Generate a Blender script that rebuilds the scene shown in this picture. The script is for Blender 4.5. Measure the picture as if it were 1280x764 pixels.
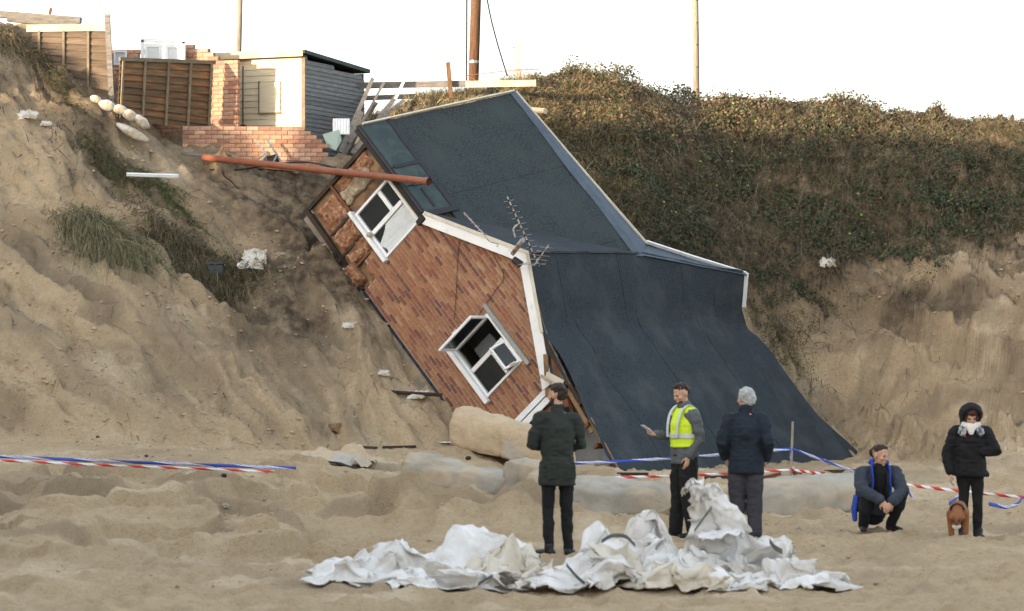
import bpy, bmesh, math, random
import numpy as np
from mathutils import Vector, Matrix, Quaternion
random.seed(7); RS = np.random.RandomState(7)
for o in list(bpy.data.objects): bpy.data.objects.remove(o)
S = bpy.context.scene; COL = S.collection
R = math.radians; PI = math.pi

# ------------------------------------------------------------------ camera, sky, sun, exposure
CAMH = 2.2; FPX = 3556.0; HOR = 430.0
cam = bpy.data.cameras.new('camera'); camo = bpy.data.objects.new('camera', cam); COL.objects.link(camo)
camo.location = (0, 0, CAMH); camo.rotation_euler = (R(90), 0, 0)
cam.lens = 100; cam.sensor_width = 36; cam.shift_y = 48 / 1280
cam.clip_start = 0.5; cam.clip_end = 6000
cam.dof.use_dof = True; cam.dof.focus_distance = 50; cam.dof.aperture_fstop = 3.2
S.camera = camo
SUN_EL = R(5.2); SUN_AZ = R(225)          # azimuth clockwise from +Y
W = bpy.data.worlds.new('World'); S.world = W; W.use_nodes = True
nt = W.node_tree; nt.nodes.clear()
sky = nt.nodes.new('ShaderNodeTexSky'); sky.sky_type = 'NISHITA'; sky.sun_disc = False
sky.sun_elevation = SUN_EL; sky.sun_rotation = SUN_AZ; sky.dust_density = 2.0; sky.air_density = 1.0; sky.ozone_density = 1.0
hs = nt.nodes.new('ShaderNodeHueSaturation'); hs.inputs['Saturation'].default_value = 0.5
bg = nt.nodes.new('ShaderNodeBackground'); bg.inputs[1].default_value = 0.15
wo = nt.nodes.new('ShaderNodeOutputWorld')
veil = nt.nodes.new('ShaderNodeMix'); veil.data_type = 'RGBA'; veil.blend_type = 'ADD'; veil.inputs[0].default_value = 1.0
veil.inputs[7].default_value = (1.0, 1.06, 1.15, 1)      # even bright cloud veil, as white all over as the sky in view
nt.links.new(sky.outputs[0], hs.inputs['Color']); nt.links.new(hs.outputs[0], veil.inputs[6]); nt.links.new(veil.outputs[2], bg.inputs[0]); nt.links.new(bg.outputs[0], wo.inputs[0])
sun = bpy.data.lights.new('sun', 'SUN'); sun.energy = 3.0; sun.angle = R(0.5); sun.color = (1, .80, .56)
suno = bpy.data.objects.new('sun', sun); COL.objects.link(suno)
TOSUN = Vector((math.sin(SUN_AZ)*math.cos(SUN_EL), math.cos(SUN_AZ)*math.cos(SUN_EL), math.sin(SUN_EL)))
suno.rotation_euler = TOSUN.to_track_quat('Z', 'Y').to_euler(); suno.location = (-30, -30, 30)
S.view_settings.view_transform = 'Standard'; S.view_settings.look = 'None'
S.view_settings.exposure = 2.0; S.view_settings.gamma = 1; S.view_settings.use_curve_mapping = False

def px(x, y, Y):
    """point seen at photograph pixel x,y lying Y metres away"""
    return Vector(((x-640)/FPX*Y, Y, CAMH-(y-HOR)/FPX*Y))

# ------------------------------------------------------------------ noise
def _h(ix, iy, iz, s):
    n = (ix*374761393 + iy*668265263 + iz*2147483647 + s*974634621) & 0xffffffff
    n = ((n ^ (n >> 13))*1274126177) & 0xffffffff
    n = ((n ^ (n >> 16))*2246822519) & 0xffffffff
    return ((n ^ (n >> 15)) & 0xffffff)/float(0xffffff)
def vn(x, y, z=0.0, s=0):
    x = np.asarray(x, float); y = np.asarray(y, float); z = np.asarray(z, float)+np.zeros_like(x)
    ix = np.floor(x).astype(np.int64); iy = np.floor(y).astype(np.int64); iz = np.floor(z).astype(np.int64)
    fx = x-ix; fy = y-iy; fz = z-iz
    fx = fx*fx*fx*(fx*(fx*6-15)+10); fy = fy*fy*fy*(fy*(fy*6-15)+10); fz = fz*fz*(3-2*fz)
    r = 0
    for a in (0, 1):
        wx = fx if a else 1-fx
        for b in (0, 1):
            wy = fy if b else 1-fy
            for c in (0, 1):
                wz = fz if c else 1-fz
                r = r + wx*wy*wz*_h(ix+a, iy+b, iz+c, s)
    return r*2-1
def vn2(x, y, s=0):
    ix = np.floor(x).astype(np.int64); iy = np.floor(y).astype(np.int64)
    fx = x-ix; fy = y-iy
    fx = fx*fx*fx*(fx*(fx*6-15)+10); fy = fy*fy*fy*(fy*(fy*6-15)+10)
    a = _h(ix, iy, 0, s); b = _h(ix+1, iy, 0, s); c = _h(ix, iy+1, 0, s); d = _h(ix+1, iy+1, 0, s)
    return ((a*(1-fx)+b*fx)*(1-fy)+(c*(1-fx)+d*fx)*fy)*2-1
def fbm(x, y, o=4, s=0, g=.5):
    r = 0; a = 1; t = 0
    for k in range(o):
        r = r + a*vn2(x*2**k+k*17.3, y*2**k-k*9.1, s+k); t += a; a *= g
    return r/t
def ridged(x, y, o=4, s=0):
    r = 0; a = 1; t = 0
    for k in range(o):
        r = r + a*(1-2*np.abs(vn2(x*2**k+k*5.3, y*2**k+k*3.7, s+k))); t += a; a *= .5
    return r/t
def sst(a, b, x):
    t = np.clip((x-a)/(b-a), 0, 1); return t*t*(3-2*t)

# ------------------------------------------------------------------ materials
MATS = {}
def mat(name, c1, c2=None, rough=.85, scale=4., bump=0., bscale=30., metal=0., rnd=0., ramp=(.35, .65), stretch=None,
        attr=None, island=False, palette=None, spec=.3, trans=0., c3=None, s3=2., detail=6., r3=(.5, .62)):
    if name in MATS: return MATS[name]
    m = bpy.data.materials.new(name); m.use_nodes = True; MATS[name] = m
    n = m.node_tree.nodes; l = m.node_tree.links; b = n['Principled BSDF']
    b.inputs['Roughness'].default_value = rough; b.inputs['Metallic'].default_value = metal
    b.inputs['Specular IOR Level'].default_value = spec
    tc = n.new('ShaderNodeTexCoord'); vec = tc.outputs['Object']
    if stretch:
        mp = n.new('ShaderNodeMapping'); mp.inputs['Scale'].default_value = stretch; l.new(vec, mp.inputs[0]); vec = mp.outputs[0]
    def noise(sc, det=detail):
        t = n.new('ShaderNodeTexNoise'); t.inputs['Scale'].default_value = sc; t.inputs['Detail'].default_value = det
        t.inputs['Roughness'].default_value = .6; l.new(vec, t.inputs['Vector']); return t.outputs['Fac']
    def maprange(o, a, bb, lo=0., hi=1.):
        t = n.new('ShaderNodeMapRange'); t.inputs[1].default_value = a; t.inputs[2].default_value = bb
        t.inputs[3].default_value = lo; t.inputs[4].default_value = hi; l.new(o, t.inputs[0]); return t.outputs[0]
    def mix(f, A, B, mode='MIX'):
        t = n.new('ShaderNodeMix'); t.data_type = 'RGBA'; t.blend_type = mode
        if isinstance(f, float): t.inputs[0].default_value = f
        else: l.new(f, t.inputs[0])
        for k, v in ((6, A), (7, B)):
            if isinstance(v, tuple): t.inputs[k].default_value = (*v, 1)
            else: l.new(v, t.inputs[k])
        return t.outputs[2]
    if palette:
        if island: src = n.new('ShaderNodeNewGeometry').outputs['Random Per Island']
        else: src = n.new('ShaderNodeObjectInfo').outputs['Random']
        cr = n.new('ShaderNodeValToRGB'); cr.color_ramp.interpolation = 'CONSTANT'
        e = cr.color_ramp.elements
        while len(e) < len(palette): e.new(.5)
        for k, c in enumerate(palette): e[k].position = k/len(palette); e[k].color = (*c, 1)
        l.new(src, cr.inputs[0]); col = cr.outputs[0]
        f = maprange(noise(scale), .3, .7, .72, 1.18)
        vm = n.new('ShaderNodeVectorMath'); vm.operation = 'SCALE'; l.new(col, vm.inputs[0]); l.new(f, vm.inputs['Scale']); col = vm.outputs[0]
    elif attr:
        a = n.new('ShaderNodeAttribute'); a.attribute_name = attr; col = a.outputs['Color']
        f = maprange(noise(scale), .3, .7, .8, 1.15)
        vm = n.new('ShaderNodeVectorMath'); vm.operation = 'SCALE'; l.new(col, vm.inputs[0]); l.new(f, vm.inputs['Scale']); col = vm.outputs[0]
    else:
        c2 = c2 or tuple(v*.75 for v in c1)
        col = mix(maprange(noise(scale), *ramp), c1, c2)
    if c3: col = mix(maprange(noise(s3), *r3), col, c3)
    if rnd:
        ri = n.new('ShaderNodeObjectInfo').outputs['Random']
        vm = n.new('ShaderNodeVectorMath'); vm.operation = 'SCALE'; l.new(col, vm.inputs[0])
        l.new(maprange(ri, 0, 1, 1-rnd, 1+rnd), vm.inputs['Scale']); col = vm.outputs[0]
    l.new(col, b.inputs['Base Color'])
    if bump:
        bp = n.new('ShaderNodeBump'); bp.inputs['Strength'].default_value = 1; bp.inputs['Distance'].default_value = bump
        l.new(noise(bscale, 5.), bp.inputs['Height']); l.new(bp.outputs[0], b.inputs['Normal'])
    if trans:
        b.inputs['Transmission Weight'].default_value = trans
    return m

# ------------------------------------------------------------------ mesh helpers
def mesh_np(name, v, f, smooth=False, cols=None):
    """v (N,3) array; f (F,k) int array with k = 3 or 4"""
    me = bpy.data.meshes.new(name); v = np.asarray(v, np.float32); f = np.asarray(f, np.int32)
    me.vertices.add(len(v)); me.vertices.foreach_set('co', v.ravel())
    k = f.shape[1]; me.loops.add(f.size); me.loops.foreach_set('vertex_index', f.ravel())
    me.polygons.add(len(f)); me.polygons.foreach_set('loop_start', np.arange(0, f.size, k, dtype=np.int32))
    me.update(calc_edges=True)
    if smooth: me.polygons.foreach_set('use_smooth', np.ones(len(f), bool))
    if cols is not None: add_col(me, cols)
    return me
def add_col(me, cols, name='col'):
    a = me.color_attributes.new(name, 'FLOAT_COLOR', 'POINT')
    c = np.ones((len(me.vertices), 4), np.float32); c[:, :3] = cols; a.data.foreach_set('color', c.ravel())
def link(name, me, m=None, parent=None, label=None, cat=None, group=None, kind=None, loc=None, rot=None):
    o = bpy.data.objects.new(name, me); COL.objects.link(o)
    if m is not None and me is not None and len(me.materials) == 0: me.materials.append(m)
    if parent is not None: o.parent = parent
    if label: o['label'] = label
    if cat: o['category'] = cat
    if group: o['group'] = group
    if kind: o['kind'] = kind
    if loc is not None: o.location = loc
    if rot is not None: o.rotation_euler = rot
    return o
def thing(name, label, cat, loc=(0, 0, 0), rotz=0, group=None):
    return link(name, None, None, None, label, cat, group, None, loc, (0, 0, rotz))
class MB:
    def __init__(s): s.v = []; s.f = []
    def add(s, v, f):
        b = len(s.v); s.v += [tuple(p) for p in v]; s.f += [tuple(i+b for i in q) for q in f]; return s
    def box(s, x0, x1, y0, y1, z0, z1, M=None):
        v = [Vector((x, y, z)) for z in (z0, z1) for y in (y0, y1) for x in (x0, x1)]
        if M: v = [M @ p for p in v]
        return s.add(v, [(0, 2, 3, 1), (4, 5, 7, 6), (0, 1, 5, 4), (2, 6, 7, 3), (0, 4, 6, 2), (1, 3, 7, 5)])
    def beam(s, a, b, w, t, up=(0, 0, 1), jit=0):
        a = Vector(a); b = Vector(b); d = (b-a).normalized(); u = Vector(up); u = u-d*u.dot(d)
        if u.length < 1e-4: u = Vector((1, 0, 0))-d*d.x
        u.normalize(); x = d.cross(u)
        v = []
        for p in (a, b):
            for sx, su in ((-1, -1), (1, -1), (1, 1), (-1, 1)): v.append(p+x*sx*w/2+u*su*t/2)
        return s.add(v, [(0, 1, 2, 3), (4, 7, 6, 5), (0, 4, 5, 1), (1, 5, 6, 2), (2, 6, 7, 3), (3, 7, 4, 0)])
    def tube(s, pts, rad, n=8, ref=(1, 0, 0), cap=True):
        v, f = tube(pts, rad, n, ref, cap); return s.add(v, f)
    def prism(s, poly, dirv, t):
        """planar polygon extruded by dirv*t"""
        n = len(poly); d = Vector(dirv)*t; v = [Vector(p) for p in poly]+[Vector(p)+d for p in poly]
        return s.add(v, [tuple(range(n))[::-1], tuple(range(n, 2*n))]+[(i, (i+1) % n, (i+1) % n+n, i+n) for i in range(n)])
    def mesh(s, name, smooth=False, bevel=0, fixn=True):
        me = bpy.data.meshes.new(name); me.from_pydata([tuple(p) for p in s.v], [], s.f)
        if fixn or bevel:
            bm = bmesh.new(); bm.from_mesh(me)
            if bevel: bmesh.ops.bevel(bm, geom=list(bm.edges), offset=bevel, segments=1, affect='EDGES', profile=.5)
            bmesh.ops.recalc_face_normals(bm, faces=bm.faces); bm.to_mesh(me); bm.free()
        if smooth:
            for p in me.polygons: p.use_smooth = True
        me.update(); return me
    def build(s, name, m, parent=None, smooth=False, bevel=0, **k): return link(name, s.mesh(name, smooth, bevel), m, parent, **k)
def tube(pts, rad, n=8, ref=(1, 0, 0), cap=True):
    pts = [Vector(p) for p in pts]; N = len(pts); v = []; ref = Vector(ref)
    for i, p in enumerate(pts):
        t = (pts[min(i+1, N-1)]-pts[max(i-1, 0)]).normalized()
        sd = ref-t*ref.dot(t)
        if sd.length < .05: sd = Vector((0, 1, 0))-t*t.y
        if sd.length < .05: sd = Vector((0, 0, 1))-t*t.z
        sd.normalize(); fw = t.cross(sd)
        r = rad[i] if isinstance(rad, (list, tuple)) and len(rad) == N and not (N == 2 and False) else rad
        rx, ry = r if isinstance(r, (tuple, list)) else (r, r)
        for k in range(n):
            a = 2*PI*k/n; v.append(p+sd*math.cos(a)*rx+fw*math.sin(a)*ry)
    f = [(i*n+k, i*n+(k+1) % n, (i+1)*n+(k+1) % n, (i+1)*n+k) for i in range(N-1) for k in range(n)]
    if cap: f += [tuple(range(n))[::-1], tuple(range((N-1)*n, N*n))]
    return v, f
def curve_pts(ps, n=24):
    """Catmull-Rom through ps"""
    ps = [Vector(p) for p in ps]; out = []
    q = [ps[0]*2-ps[1]]+ps+[ps[-1]*2-ps[-2]]
    m = len(ps)-1
    for i in range(n+1):
        t = i/n*m; k = min(int(t), m-1); t -= k
        a, b, c, d = q[k:k+4]
        out.append(.5*((2*b)+(c-a)*t+(2*a-5*b+4*c-d)*t*t+(3*b-a-3*c+d)*t**3))
    return out

# ------------------------------------------------------------------ house frame (x along front wall, y into house, z house-up)
HM = Matrix(((.56143, .54495, .62276), (-.34352, .83813, -.42372), (-.75286, .02396, .65775)))
HT = Vector((-1.5673, 50.302, 1.7346))
H4 = Matrix.Translation(HT) @ HM.to_4x4()
def hw_(x, y, z): return H4 @ Vector((x, y, z))

# ------------------------------------------------------------------ terrain
CP = []
def cp(x, y, Y): p = px(x, y, Y); CP.append((p.x, p.y, p.z))
def cw(x, y, z): CP.append((x, y, z))
for X in (-60, -30, -12, -6, -3, 0, 3, 6, 12, 30, 60):
    for Y in (-60, -20, 5, 18, 24, 28, 32): cw(X, Y, 0.0)
for X in (0.5, 3, 6, 9, 13): cw(X, 36, 0.0); cw(X, 40, 0.0)
for X, z36, z40, z44 in ((-12, .3, .5, .66), (-7.5, .28, .45, .62), (-5, .26, .43, .58), (-2.5, .22, .38, .52), (-1, .12, .28, .42)):
    cw(X, 36, z36); cw(X, 40, z40); cw(X, 43.5, z44)
for X in (.6, 2.2, 4.5, 7, 9.5): cw(X, 44, .02)
cw(1.2, 46.5, .08); cw(2, 48.5, .02); cw(4, 50, -.1); cw(6, 52, -.15); cw(2.5, 50.5, -.1); cw(0.2, 46.5, .32); cw(-.6, 47.5, .45)
# left bank: foot, face, crest
for a in [(-60, 545, 45), (0, 545, 46), (100, 545, 46), (200, 545, 46.6), (300, 548, 47.4), (400, 550, 48.2), (480, 552, 48.8), (545, 553, 49.2),
          (-60, 430, 48), (0, 440, 48), (100, 440, 48.2), (200, 440, 48.6), (300, 440, 49.2), (400, 450, 49.8), (460, 450, 49.9),
          (-60, 300, 50.4), (0, 310, 50.2), (100, 320, 50.2), (200, 330, 50.6), (300, 330, 51.2), (370, 340, 51.6),
          (0, 200, 52.2), (90, 200, 52.2), (180, 220, 52.6), (270, 240, 53), (340, 250, 53.2),
          (0, 120, 53.4), (60, 150, 53.4), (0, 75, 53.9), (0, 50, 54.5), (40, 85, 54.2), (75, 118, 54), (105, 142, 53.9), (140, 158, 54), (190, 178, 54.2),
          (240, 188, 54.3), (290, 204, 54.4), (350, 212, 54.6), (410, 216, 55),
          (0, 45, 57), (60, 70, 57), (110, 125, 55.4), (200, 162, 55.4), (270, 192, 55.5), (340, 208, 56), (400, 212, 56.5), (440, 205, 57), (60, 60, 62), (300, 195, 60), (420, 195, 60)]: cp(*a)
for a_ in (-3.6, -2.6, -1.6, -.6, .4, 1.2):
    for d_, dz in ((-.30, -.36), (.1, -.40), (1.2, -.45), (2.6, -.45)):
        p = hw_(a_, d_, dz); cw(p.x, p.y, max(p.z, .05))
# right dune
for a in [(470, 172, 57), (500, 152, 57.4), (560, 130, 58.2), (600, 124, 58.8), (660, 120, 59.3), (700, 122, 59.5), (760, 138, 59.5), (820, 158, 59.5), (870, 172, 59.5), (1000, 184, 59.5), (1130, 188, 59.2), (1280, 196, 58.6), (1400, 196, 58),
          (720, 200, 58.2), (800, 250, 57.8), (860, 270, 58), (1000, 270, 58.4), (1130, 270, 58), (1280, 270, 57),
          (880, 330, 57), (960, 385, 56.6), (1050, 350, 57), (1150, 340, 56.6), (1280, 330, 55.6),
          (1000, 470, 56), (1060, 450, 55.9), (1150, 450, 55), (1280, 450, 53.2), (1400, 450, 52),
          (1060, 550, 55), (1100, 582, 53.6), (1180, 586, 52), (1280, 590, 50), (1400, 590, 48.5), (1500, 590, 47)]: cp(*a)
for X, z in ((-10, 8.2), (-6, 6.3), (-3, 6.3), (0, 7.1), (4, 6.6), (10, 6.2), (16, 6)):
    cw(X, 66, z-.4); cw(X, 80, z-1.2)
for X in (-60, -20, 20, 60): cw(X, 140, 5); cw(X, 90, 5.2)
cw(20, 59, 6); cw(40, 59, 6); cw(70, 56, 6); cw(20, 50, .5); cw(40, 47, 0); cw(14.5, 51, 1)
cw(-16, 44, 3.5); cw(-18, 50, 8); cw(-24, 46, 8.6); cw(-14, 54, 8.4); cw(-30, 56, 8.4); cw(-20, 66, 7.4)
CPA = np.array(CP); KC = 0.7
def _phi(x, y): return np.sqrt((x[:, None]-CPA[None, :, 0])**2+(y[:, None]-CPA[None, :, 1])**2+KC*KC)
_n = len(CPA); _A = np.zeros((_n+3, _n+3)); _A[:_n, :_n] = -_phi(CPA[:, 0], CPA[:, 1])+np.eye(_n)*.03
_P = np.stack([np.ones(_n), CPA[:, 0], CPA[:, 1]], 1); _A[:_n, _n:] = _P; _A[_n:, :_n] = _P.T
_Wt = np.linalg.solve(_A, np.concatenate([CPA[:, 2], np.zeros(3)]))
def base_h(x, y):
    out = np.empty(len(x))
    for i in range(0, len(x), 40000):
        xx = x[i:i+40000]; yy = y[i:i+40000]
        out[i:i+40000] = -_phi(xx, yy) @ _Wt[:_n]+_Wt[_n]+_Wt[_n+1]*xx+_Wt[_n+2]*yy
    return out
# coarse table for speed
TX = np.arange(-24, 24.01, .2); TY = np.arange(14, 74.01, .2)
_gx, _gy = np.meshgrid(TX, TY); TAB = base_h(_gx.ravel(), _gy.ravel()).reshape(_gx.shape)
_gzx = np.gradient(TAB, .2, axis=1); _gzy = np.gradient(TAB, .2, axis=0); SLP = np.hypot(_gzx, _gzy)
def _bil(T, x, y):
    fx = np.clip((x-TX[0])/.2, 0, len(TX)-1.001); fy = np.clip((y-TY[0])/.2, 0, len(TY)-1.001)
    i = fx.astype(int); j = fy.astype(int); fx = fx-i; fy = fy-j
    return (T[j, i]*(1-fx)+T[j, i+1]*fx)*(1-fy)+(T[j+1, i]*(1-fx)+T[j+1, i+1]*fx)*fy
def gauss(x, y, cx, cy, sx, sy, rot=0):
    c, s = math.cos(rot), math.sin(rot); dx = x-cx; dy = y-cy
    return np.exp(-((dx*c+dy*s)/sx)**2-((-dx*s+dy*c)/sy)**2)
MOUNDS = [(-2.0, 35.2, .9, .9, 0, .20), (-1.1, 33.6, 1.5, .9, .1, .30), (.2, 33.4, 1.2, .8, 0, .22), (1.6, 33.8, .9, .7, 0, .10), (-.3, 38.2, 1.6, .8, 0, .05),
          (3.7, 34.4, .55, .7, 0, .16), (-.75, 45.4, 1.2, 1.2, 0, .12), (-2.9, 38.5, 1.0, 1.2, 0, .18), (6.5, 33, 1, .6, 0, .07), (5.9, 33.0, .9, .8, 0, -.13),
          (-5.4, 31.5, 1.0, 1.4, 0, .20), (-4.0, 30.2, 1.2, .6, .2, .12), (-3.4, 33.0, 1.6, .8, 0, .14), (-1.9, 30.4, 1.0, .7, 0, .05)]
# unseen dune ridge added on the left, its crest shaped for shade and sun
_sx, _sy = math.sin(SUN_AZ), math.cos(SUN_AZ)
def shade_spur(x, y):
    t = x*_sx+(y-50)*_sy; q = x*-_sy+y*_sx
    top = np.interp(q, [-70, -60, -46, -44.6, -44.35, -42.4, -42.25, -41.95, -41.8, -38, -20, -8, 2], [2, 12.2, 11.8, 11.15, 10.0, 10.0, 9.0, 9.0, 10.9, 11.3, 11.0, 9.8, 0])
    return top*np.exp(-((t-42)/8.0)**4)
def dents(x, y, cell, seed, dens):
    i0 = np.floor(x/cell).astype(np.int64); j0 = np.floor(y/cell).astype(np.int64); out = np.zeros(len(x))
    for a in (-1, 0, 1):
        for b in (-1, 0, 1):
            i = i0+a; j = j0+b; on = _h(i, j, 3, seed) < dens
            d = np.hypot(x-(i+.15+.7*_h(i, j, 1, seed))*cell, (y-(j+.15+.7*_h(i, j, 2, seed))*cell)*.75)/(cell*(.7+.6*_h(i, j, 4, seed)))
            out += on*(-np.exp(-(d/.26)**2)+.55*np.exp(-((d-.42)/.11)**2))
    return out
SCARPS = [(37.6, -9.5, -2.7, .24, 1), (35.0, -7.4, -2.1, .27, 2), (33.2, -2.9, 1.3, .26, 3), (30.6, -6.2, -3.3, .17, 4), (31.9, -4.0, -1.7, .14, 5), (28.6, -6, -1, .07, 6), (33.4, 3.3, 4.5, .10, 7), (36.3, -5.2, -3.0, .16, 8), (40.6, -4.2, -.6, .12, 9), (33.6, 4.8, 9.5, .08, 10)]
def scarps(x, y):
    z = np.zeros(len(x)); face = np.zeros(len(x))
    for y0, xa, xb, h, s in SCARPS:
        wob_ = .55*fbm(x*.55, x*0+s, 3, 500+s)+.10*fbm(x*3.1, x*0+s, 2, 520+s)
        d = y-y0-wob_; wx = sst(xa, xa+.9, x)*sst(xb, xb-.9, x)*(.75+.5*fbm(x*1.1, x*0+s, 2, 540+s))
        flute = .05*ridged(x*5+s, y*1.2, 2, 560+s)
        up = sst(0, .22, d+flute)*np.exp(-np.maximum(d, 0)/1.3); z += h*wx*up; face += wx*sst(-.08, .04, d+flute)*sst(.34, .2, d+flute)
    return z, np.clip(face, 0, 1)
def beach_relief(x, y, w):
    # beach: churned sand, scarps and hummocks
    # foot-churned tops
    bz = fbm(x*.35, y*.3, 3, 51)*.06+fbm(x*2.2, y*1.3, 3, 55)*.055+ridged(x*3.0+w, y*1.7, 3, 58)*.028+ridged(x*7, y*4.5, 2, 59)*.022
    zone = sst(-.2, -1.6, x)*sst(27.0, 29.5, y)*sst(40, 37.5, y)
    t = fbm(x*.42+w*.3, y*.50+.6, 3, 63)*1.6; tw = np.abs(t*2.2) % 1.0
    terr = (np.floor(np.abs(t*2.2))+sst(.78, .96, tw))/2.2
    bz = bz*(1-.35*zone)+zone*(terr*.50-.18)
    for cx, cy, sx_, sy_, ro, h in MOUNDS: bz = bz+gauss(x, y, cx, cy, sx_, sy_, ro)*h*(1+.5*fbm(x*2.5, y*2, 3, 77))
    bz = bz+dents(x, y, .42, 301, .75)*.042+dents(x, y, .95, 305, .5)*.05
    near = (y > 25) & (y < 46)
    if near.any(): bz[near] += scarps(x[near], y[near])[0]
    # caterpillar track marks near the left toe
    tr = gauss(x, y, -5.2, 44.2, 4, .35, -.02)*np.maximum(0, np.sin((x*1.0+y*.6)*22))*.03
    return bz+tr
def terrain(x, y):
    inside = (x > TX[0]) & (x < TX[-1]) & (y > TY[0]) & (y < TY[-1])
    z = np.empty(len(x)); z[inside] = _bil(TAB, x[inside], y[inside])
    if (~inside).any(): z[~inside] = base_h(x[~inside], y[~inside])
    z = np.maximum(z, shade_spur(x, y))
    sl = _bil(SLP, x, y)*inside
    cl = sst(.18, .5, sl)                       # 1 on the cliff faces
    beach = (1-cl)*(y < 52)*inside
    gx, gy = .75, -.66; al = x*gx+y*gy; ac = x*gy*-1+y*gx; cd = z+.62*x; ad = x-.62*z
    w = fbm(x*.5, y*.5, 3, 3)
    # cliff: gullies running down, slumped ledges, crumbs
    gul = ridged(ac*.7+w*.7, al*.10+w*.3, 4, 11)
    fine = ridged(ac*2.4+w*1.5, al*.4, 4, 21)
    led = fbm(ad*.22+w*.5, cd*1.0+w*.6, 3, 31); ledge = sst(-.08, .10, led)-.5
    led2 = fbm(ad*.5+w, cd*2.3+w*.8, 3, 37); ledge2 = sst(-.05, .05, led2)-.5
    crumb = np.maximum(0, fbm(x*6, y*6, 3, 41))**1.2
    crk = np.maximum(0, ridged(ac*1.5+w*2.2, al*.5+w, 3, 47)-.45)
    dz = cl*(1+.6*sst(4.2, 5.5, x))*(gul*.34+fine*.17+ledge*.26+ledge2*.14+crumb*.13-crk*.22+fbm(x*9, y*9, 2, 44)*.045)
    bt_ = np.zeros(len(x)); kb = beach > .002
    if kb.any(): bt_[kb] = beach_relief(x[kb], y[kb], w[kb])
    z = z+dz+beach*bt_
    top = (y > 52)*(1-cl)*inside
    z = z+top*fbm(x*1.3, y*1.3, 3, 88)*.05
    return z, cl, gul, ledge2, w, sl
def H(x, y): return float(terrain(np.array([float(x)]), np.array([float(y)]))[0][0])
def rng(a, b, s): return np.arange(a, b, s)
XS = np.concatenate([[-900, -300, -120, -80, -60], rng(-50, -38, 2), rng(-38, -29, .2), rng(-29, -22, 1), rng(-22, -12, .5), rng(-12, -10.2, .15), rng(-10.2, 11.2, .045), rng(11.2, 13, .15), rng(13, 24, .5), rng(24, 50, 2), [60, 80, 120, 300, 900]])
YS = np.concatenate([[-400, -100, -50], rng(-40, 10, 2.5), rng(10, 20, .5), rng(20, 23, .12), rng(23, 45, .055), rng(45, 58.6, .043), rng(58.6, 62, .12), rng(62, 75, .6), rng(75, 140, 5), [160, 250, 500, 1200, 3000]])
gx, gy = np.meshgrid(XS, YS); X_ = gx.ravel(); Y_ = gy.ravel()
Z_, CL_, GU_, LE_, WW_, SL_ = terrain(X_, Y_)
nx, ny = len(XS), len(YS); idx = np.arange(nx*ny).reshape(ny, nx)
TF = np.stack([idx[:-1, :-1].ravel(), idx[:-1, 1:].ravel(), idx[1:, 1:].ravel(), idx[1:, :-1].ravel()], 1)
tm = mesh_np('ground', np.stack([X_, Y_, Z_], 1), TF, smooth=True)
# soil mask: humus band near the crest, dark streaks that slid down the gullies, damp toe, painted shade of the hollow
crest = np.interp(X_, [-12, -9, -7.5, -5, -3, 0, 3, 12], [8.3, 8.0, 6.5, 5.8, 5.6, 6.8, 6.6, 6.2])
dep = crest-Z_
st = fbm((X_*.66+Y_*.75)*1.3+WW_, (X_*.75-Y_*.66)*.14, 4, 91)
soil_shade = CL_*np.clip(sst(.12, .42, fbm((X_*.66+Y_*.75)*1.0+WW_*1.5+4, (X_*.75-Y_*.66)*.12, 4, 113))*sst(4, 6, X_)*.4+sst(2.6, .2, dep+1.4*fbm(X_*.8, Z_*.8, 3, 93))*.75+sst(.08, .38, st)*sst(6.0, 2.0, dep)*.75, 0, 1)
# the hollow beside the fallen house is darkest: its shade is painted into the ground colour
hol_shade = np.clip(gauss(X_, Y_, -3.7, 51.6, 1.35, 2.6, -.5)*1.5*(.8+.6*fbm(X_*2, Z_*2, 3, 97)), 0, 1)*CL_
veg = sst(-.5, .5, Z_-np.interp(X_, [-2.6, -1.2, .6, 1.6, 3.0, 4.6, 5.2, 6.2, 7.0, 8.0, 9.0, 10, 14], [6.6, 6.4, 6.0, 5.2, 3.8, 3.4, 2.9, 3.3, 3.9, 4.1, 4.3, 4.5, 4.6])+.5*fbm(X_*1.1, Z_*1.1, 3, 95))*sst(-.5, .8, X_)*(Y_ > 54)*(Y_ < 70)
soil_shade = np.clip(soil_shade+hol_shade+veg, 0, 1)
strata = CL_*sst(.15, .5, fbm(X_*.2, Z_*3.2+WW_*.5, 3, 101))
damp = np.clip((1-CL_)*sst(.15, .55, fbm(X_*.35, Y_*.22, 4, 103))*.5+strata*.45+CL_*sst(.05, .4, fbm((X_*.66+Y_*.75)*3.2+WW_*2, (X_*.75-Y_*.66)*.3, 4, 109))*.75, 0, 1)
fc = np.zeros(len(X_)); nr_ = (Y_ > 25) & (Y_ < 46) & (np.abs(X_) < 12); fc[nr_] = scarps(X_[nr_], Y_[nr_])[1]; damp = np.clip(damp+.75*fc, 0, 1)   # fresh damp sand in the cut faces
pale = np.clip(sst(.1, .5, fbm(X_*.9, Y_*.9, 3, 107)), 0, 1)
add_col(tm, np.stack([soil_shade, damp, pale], 1), 'mask')
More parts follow.
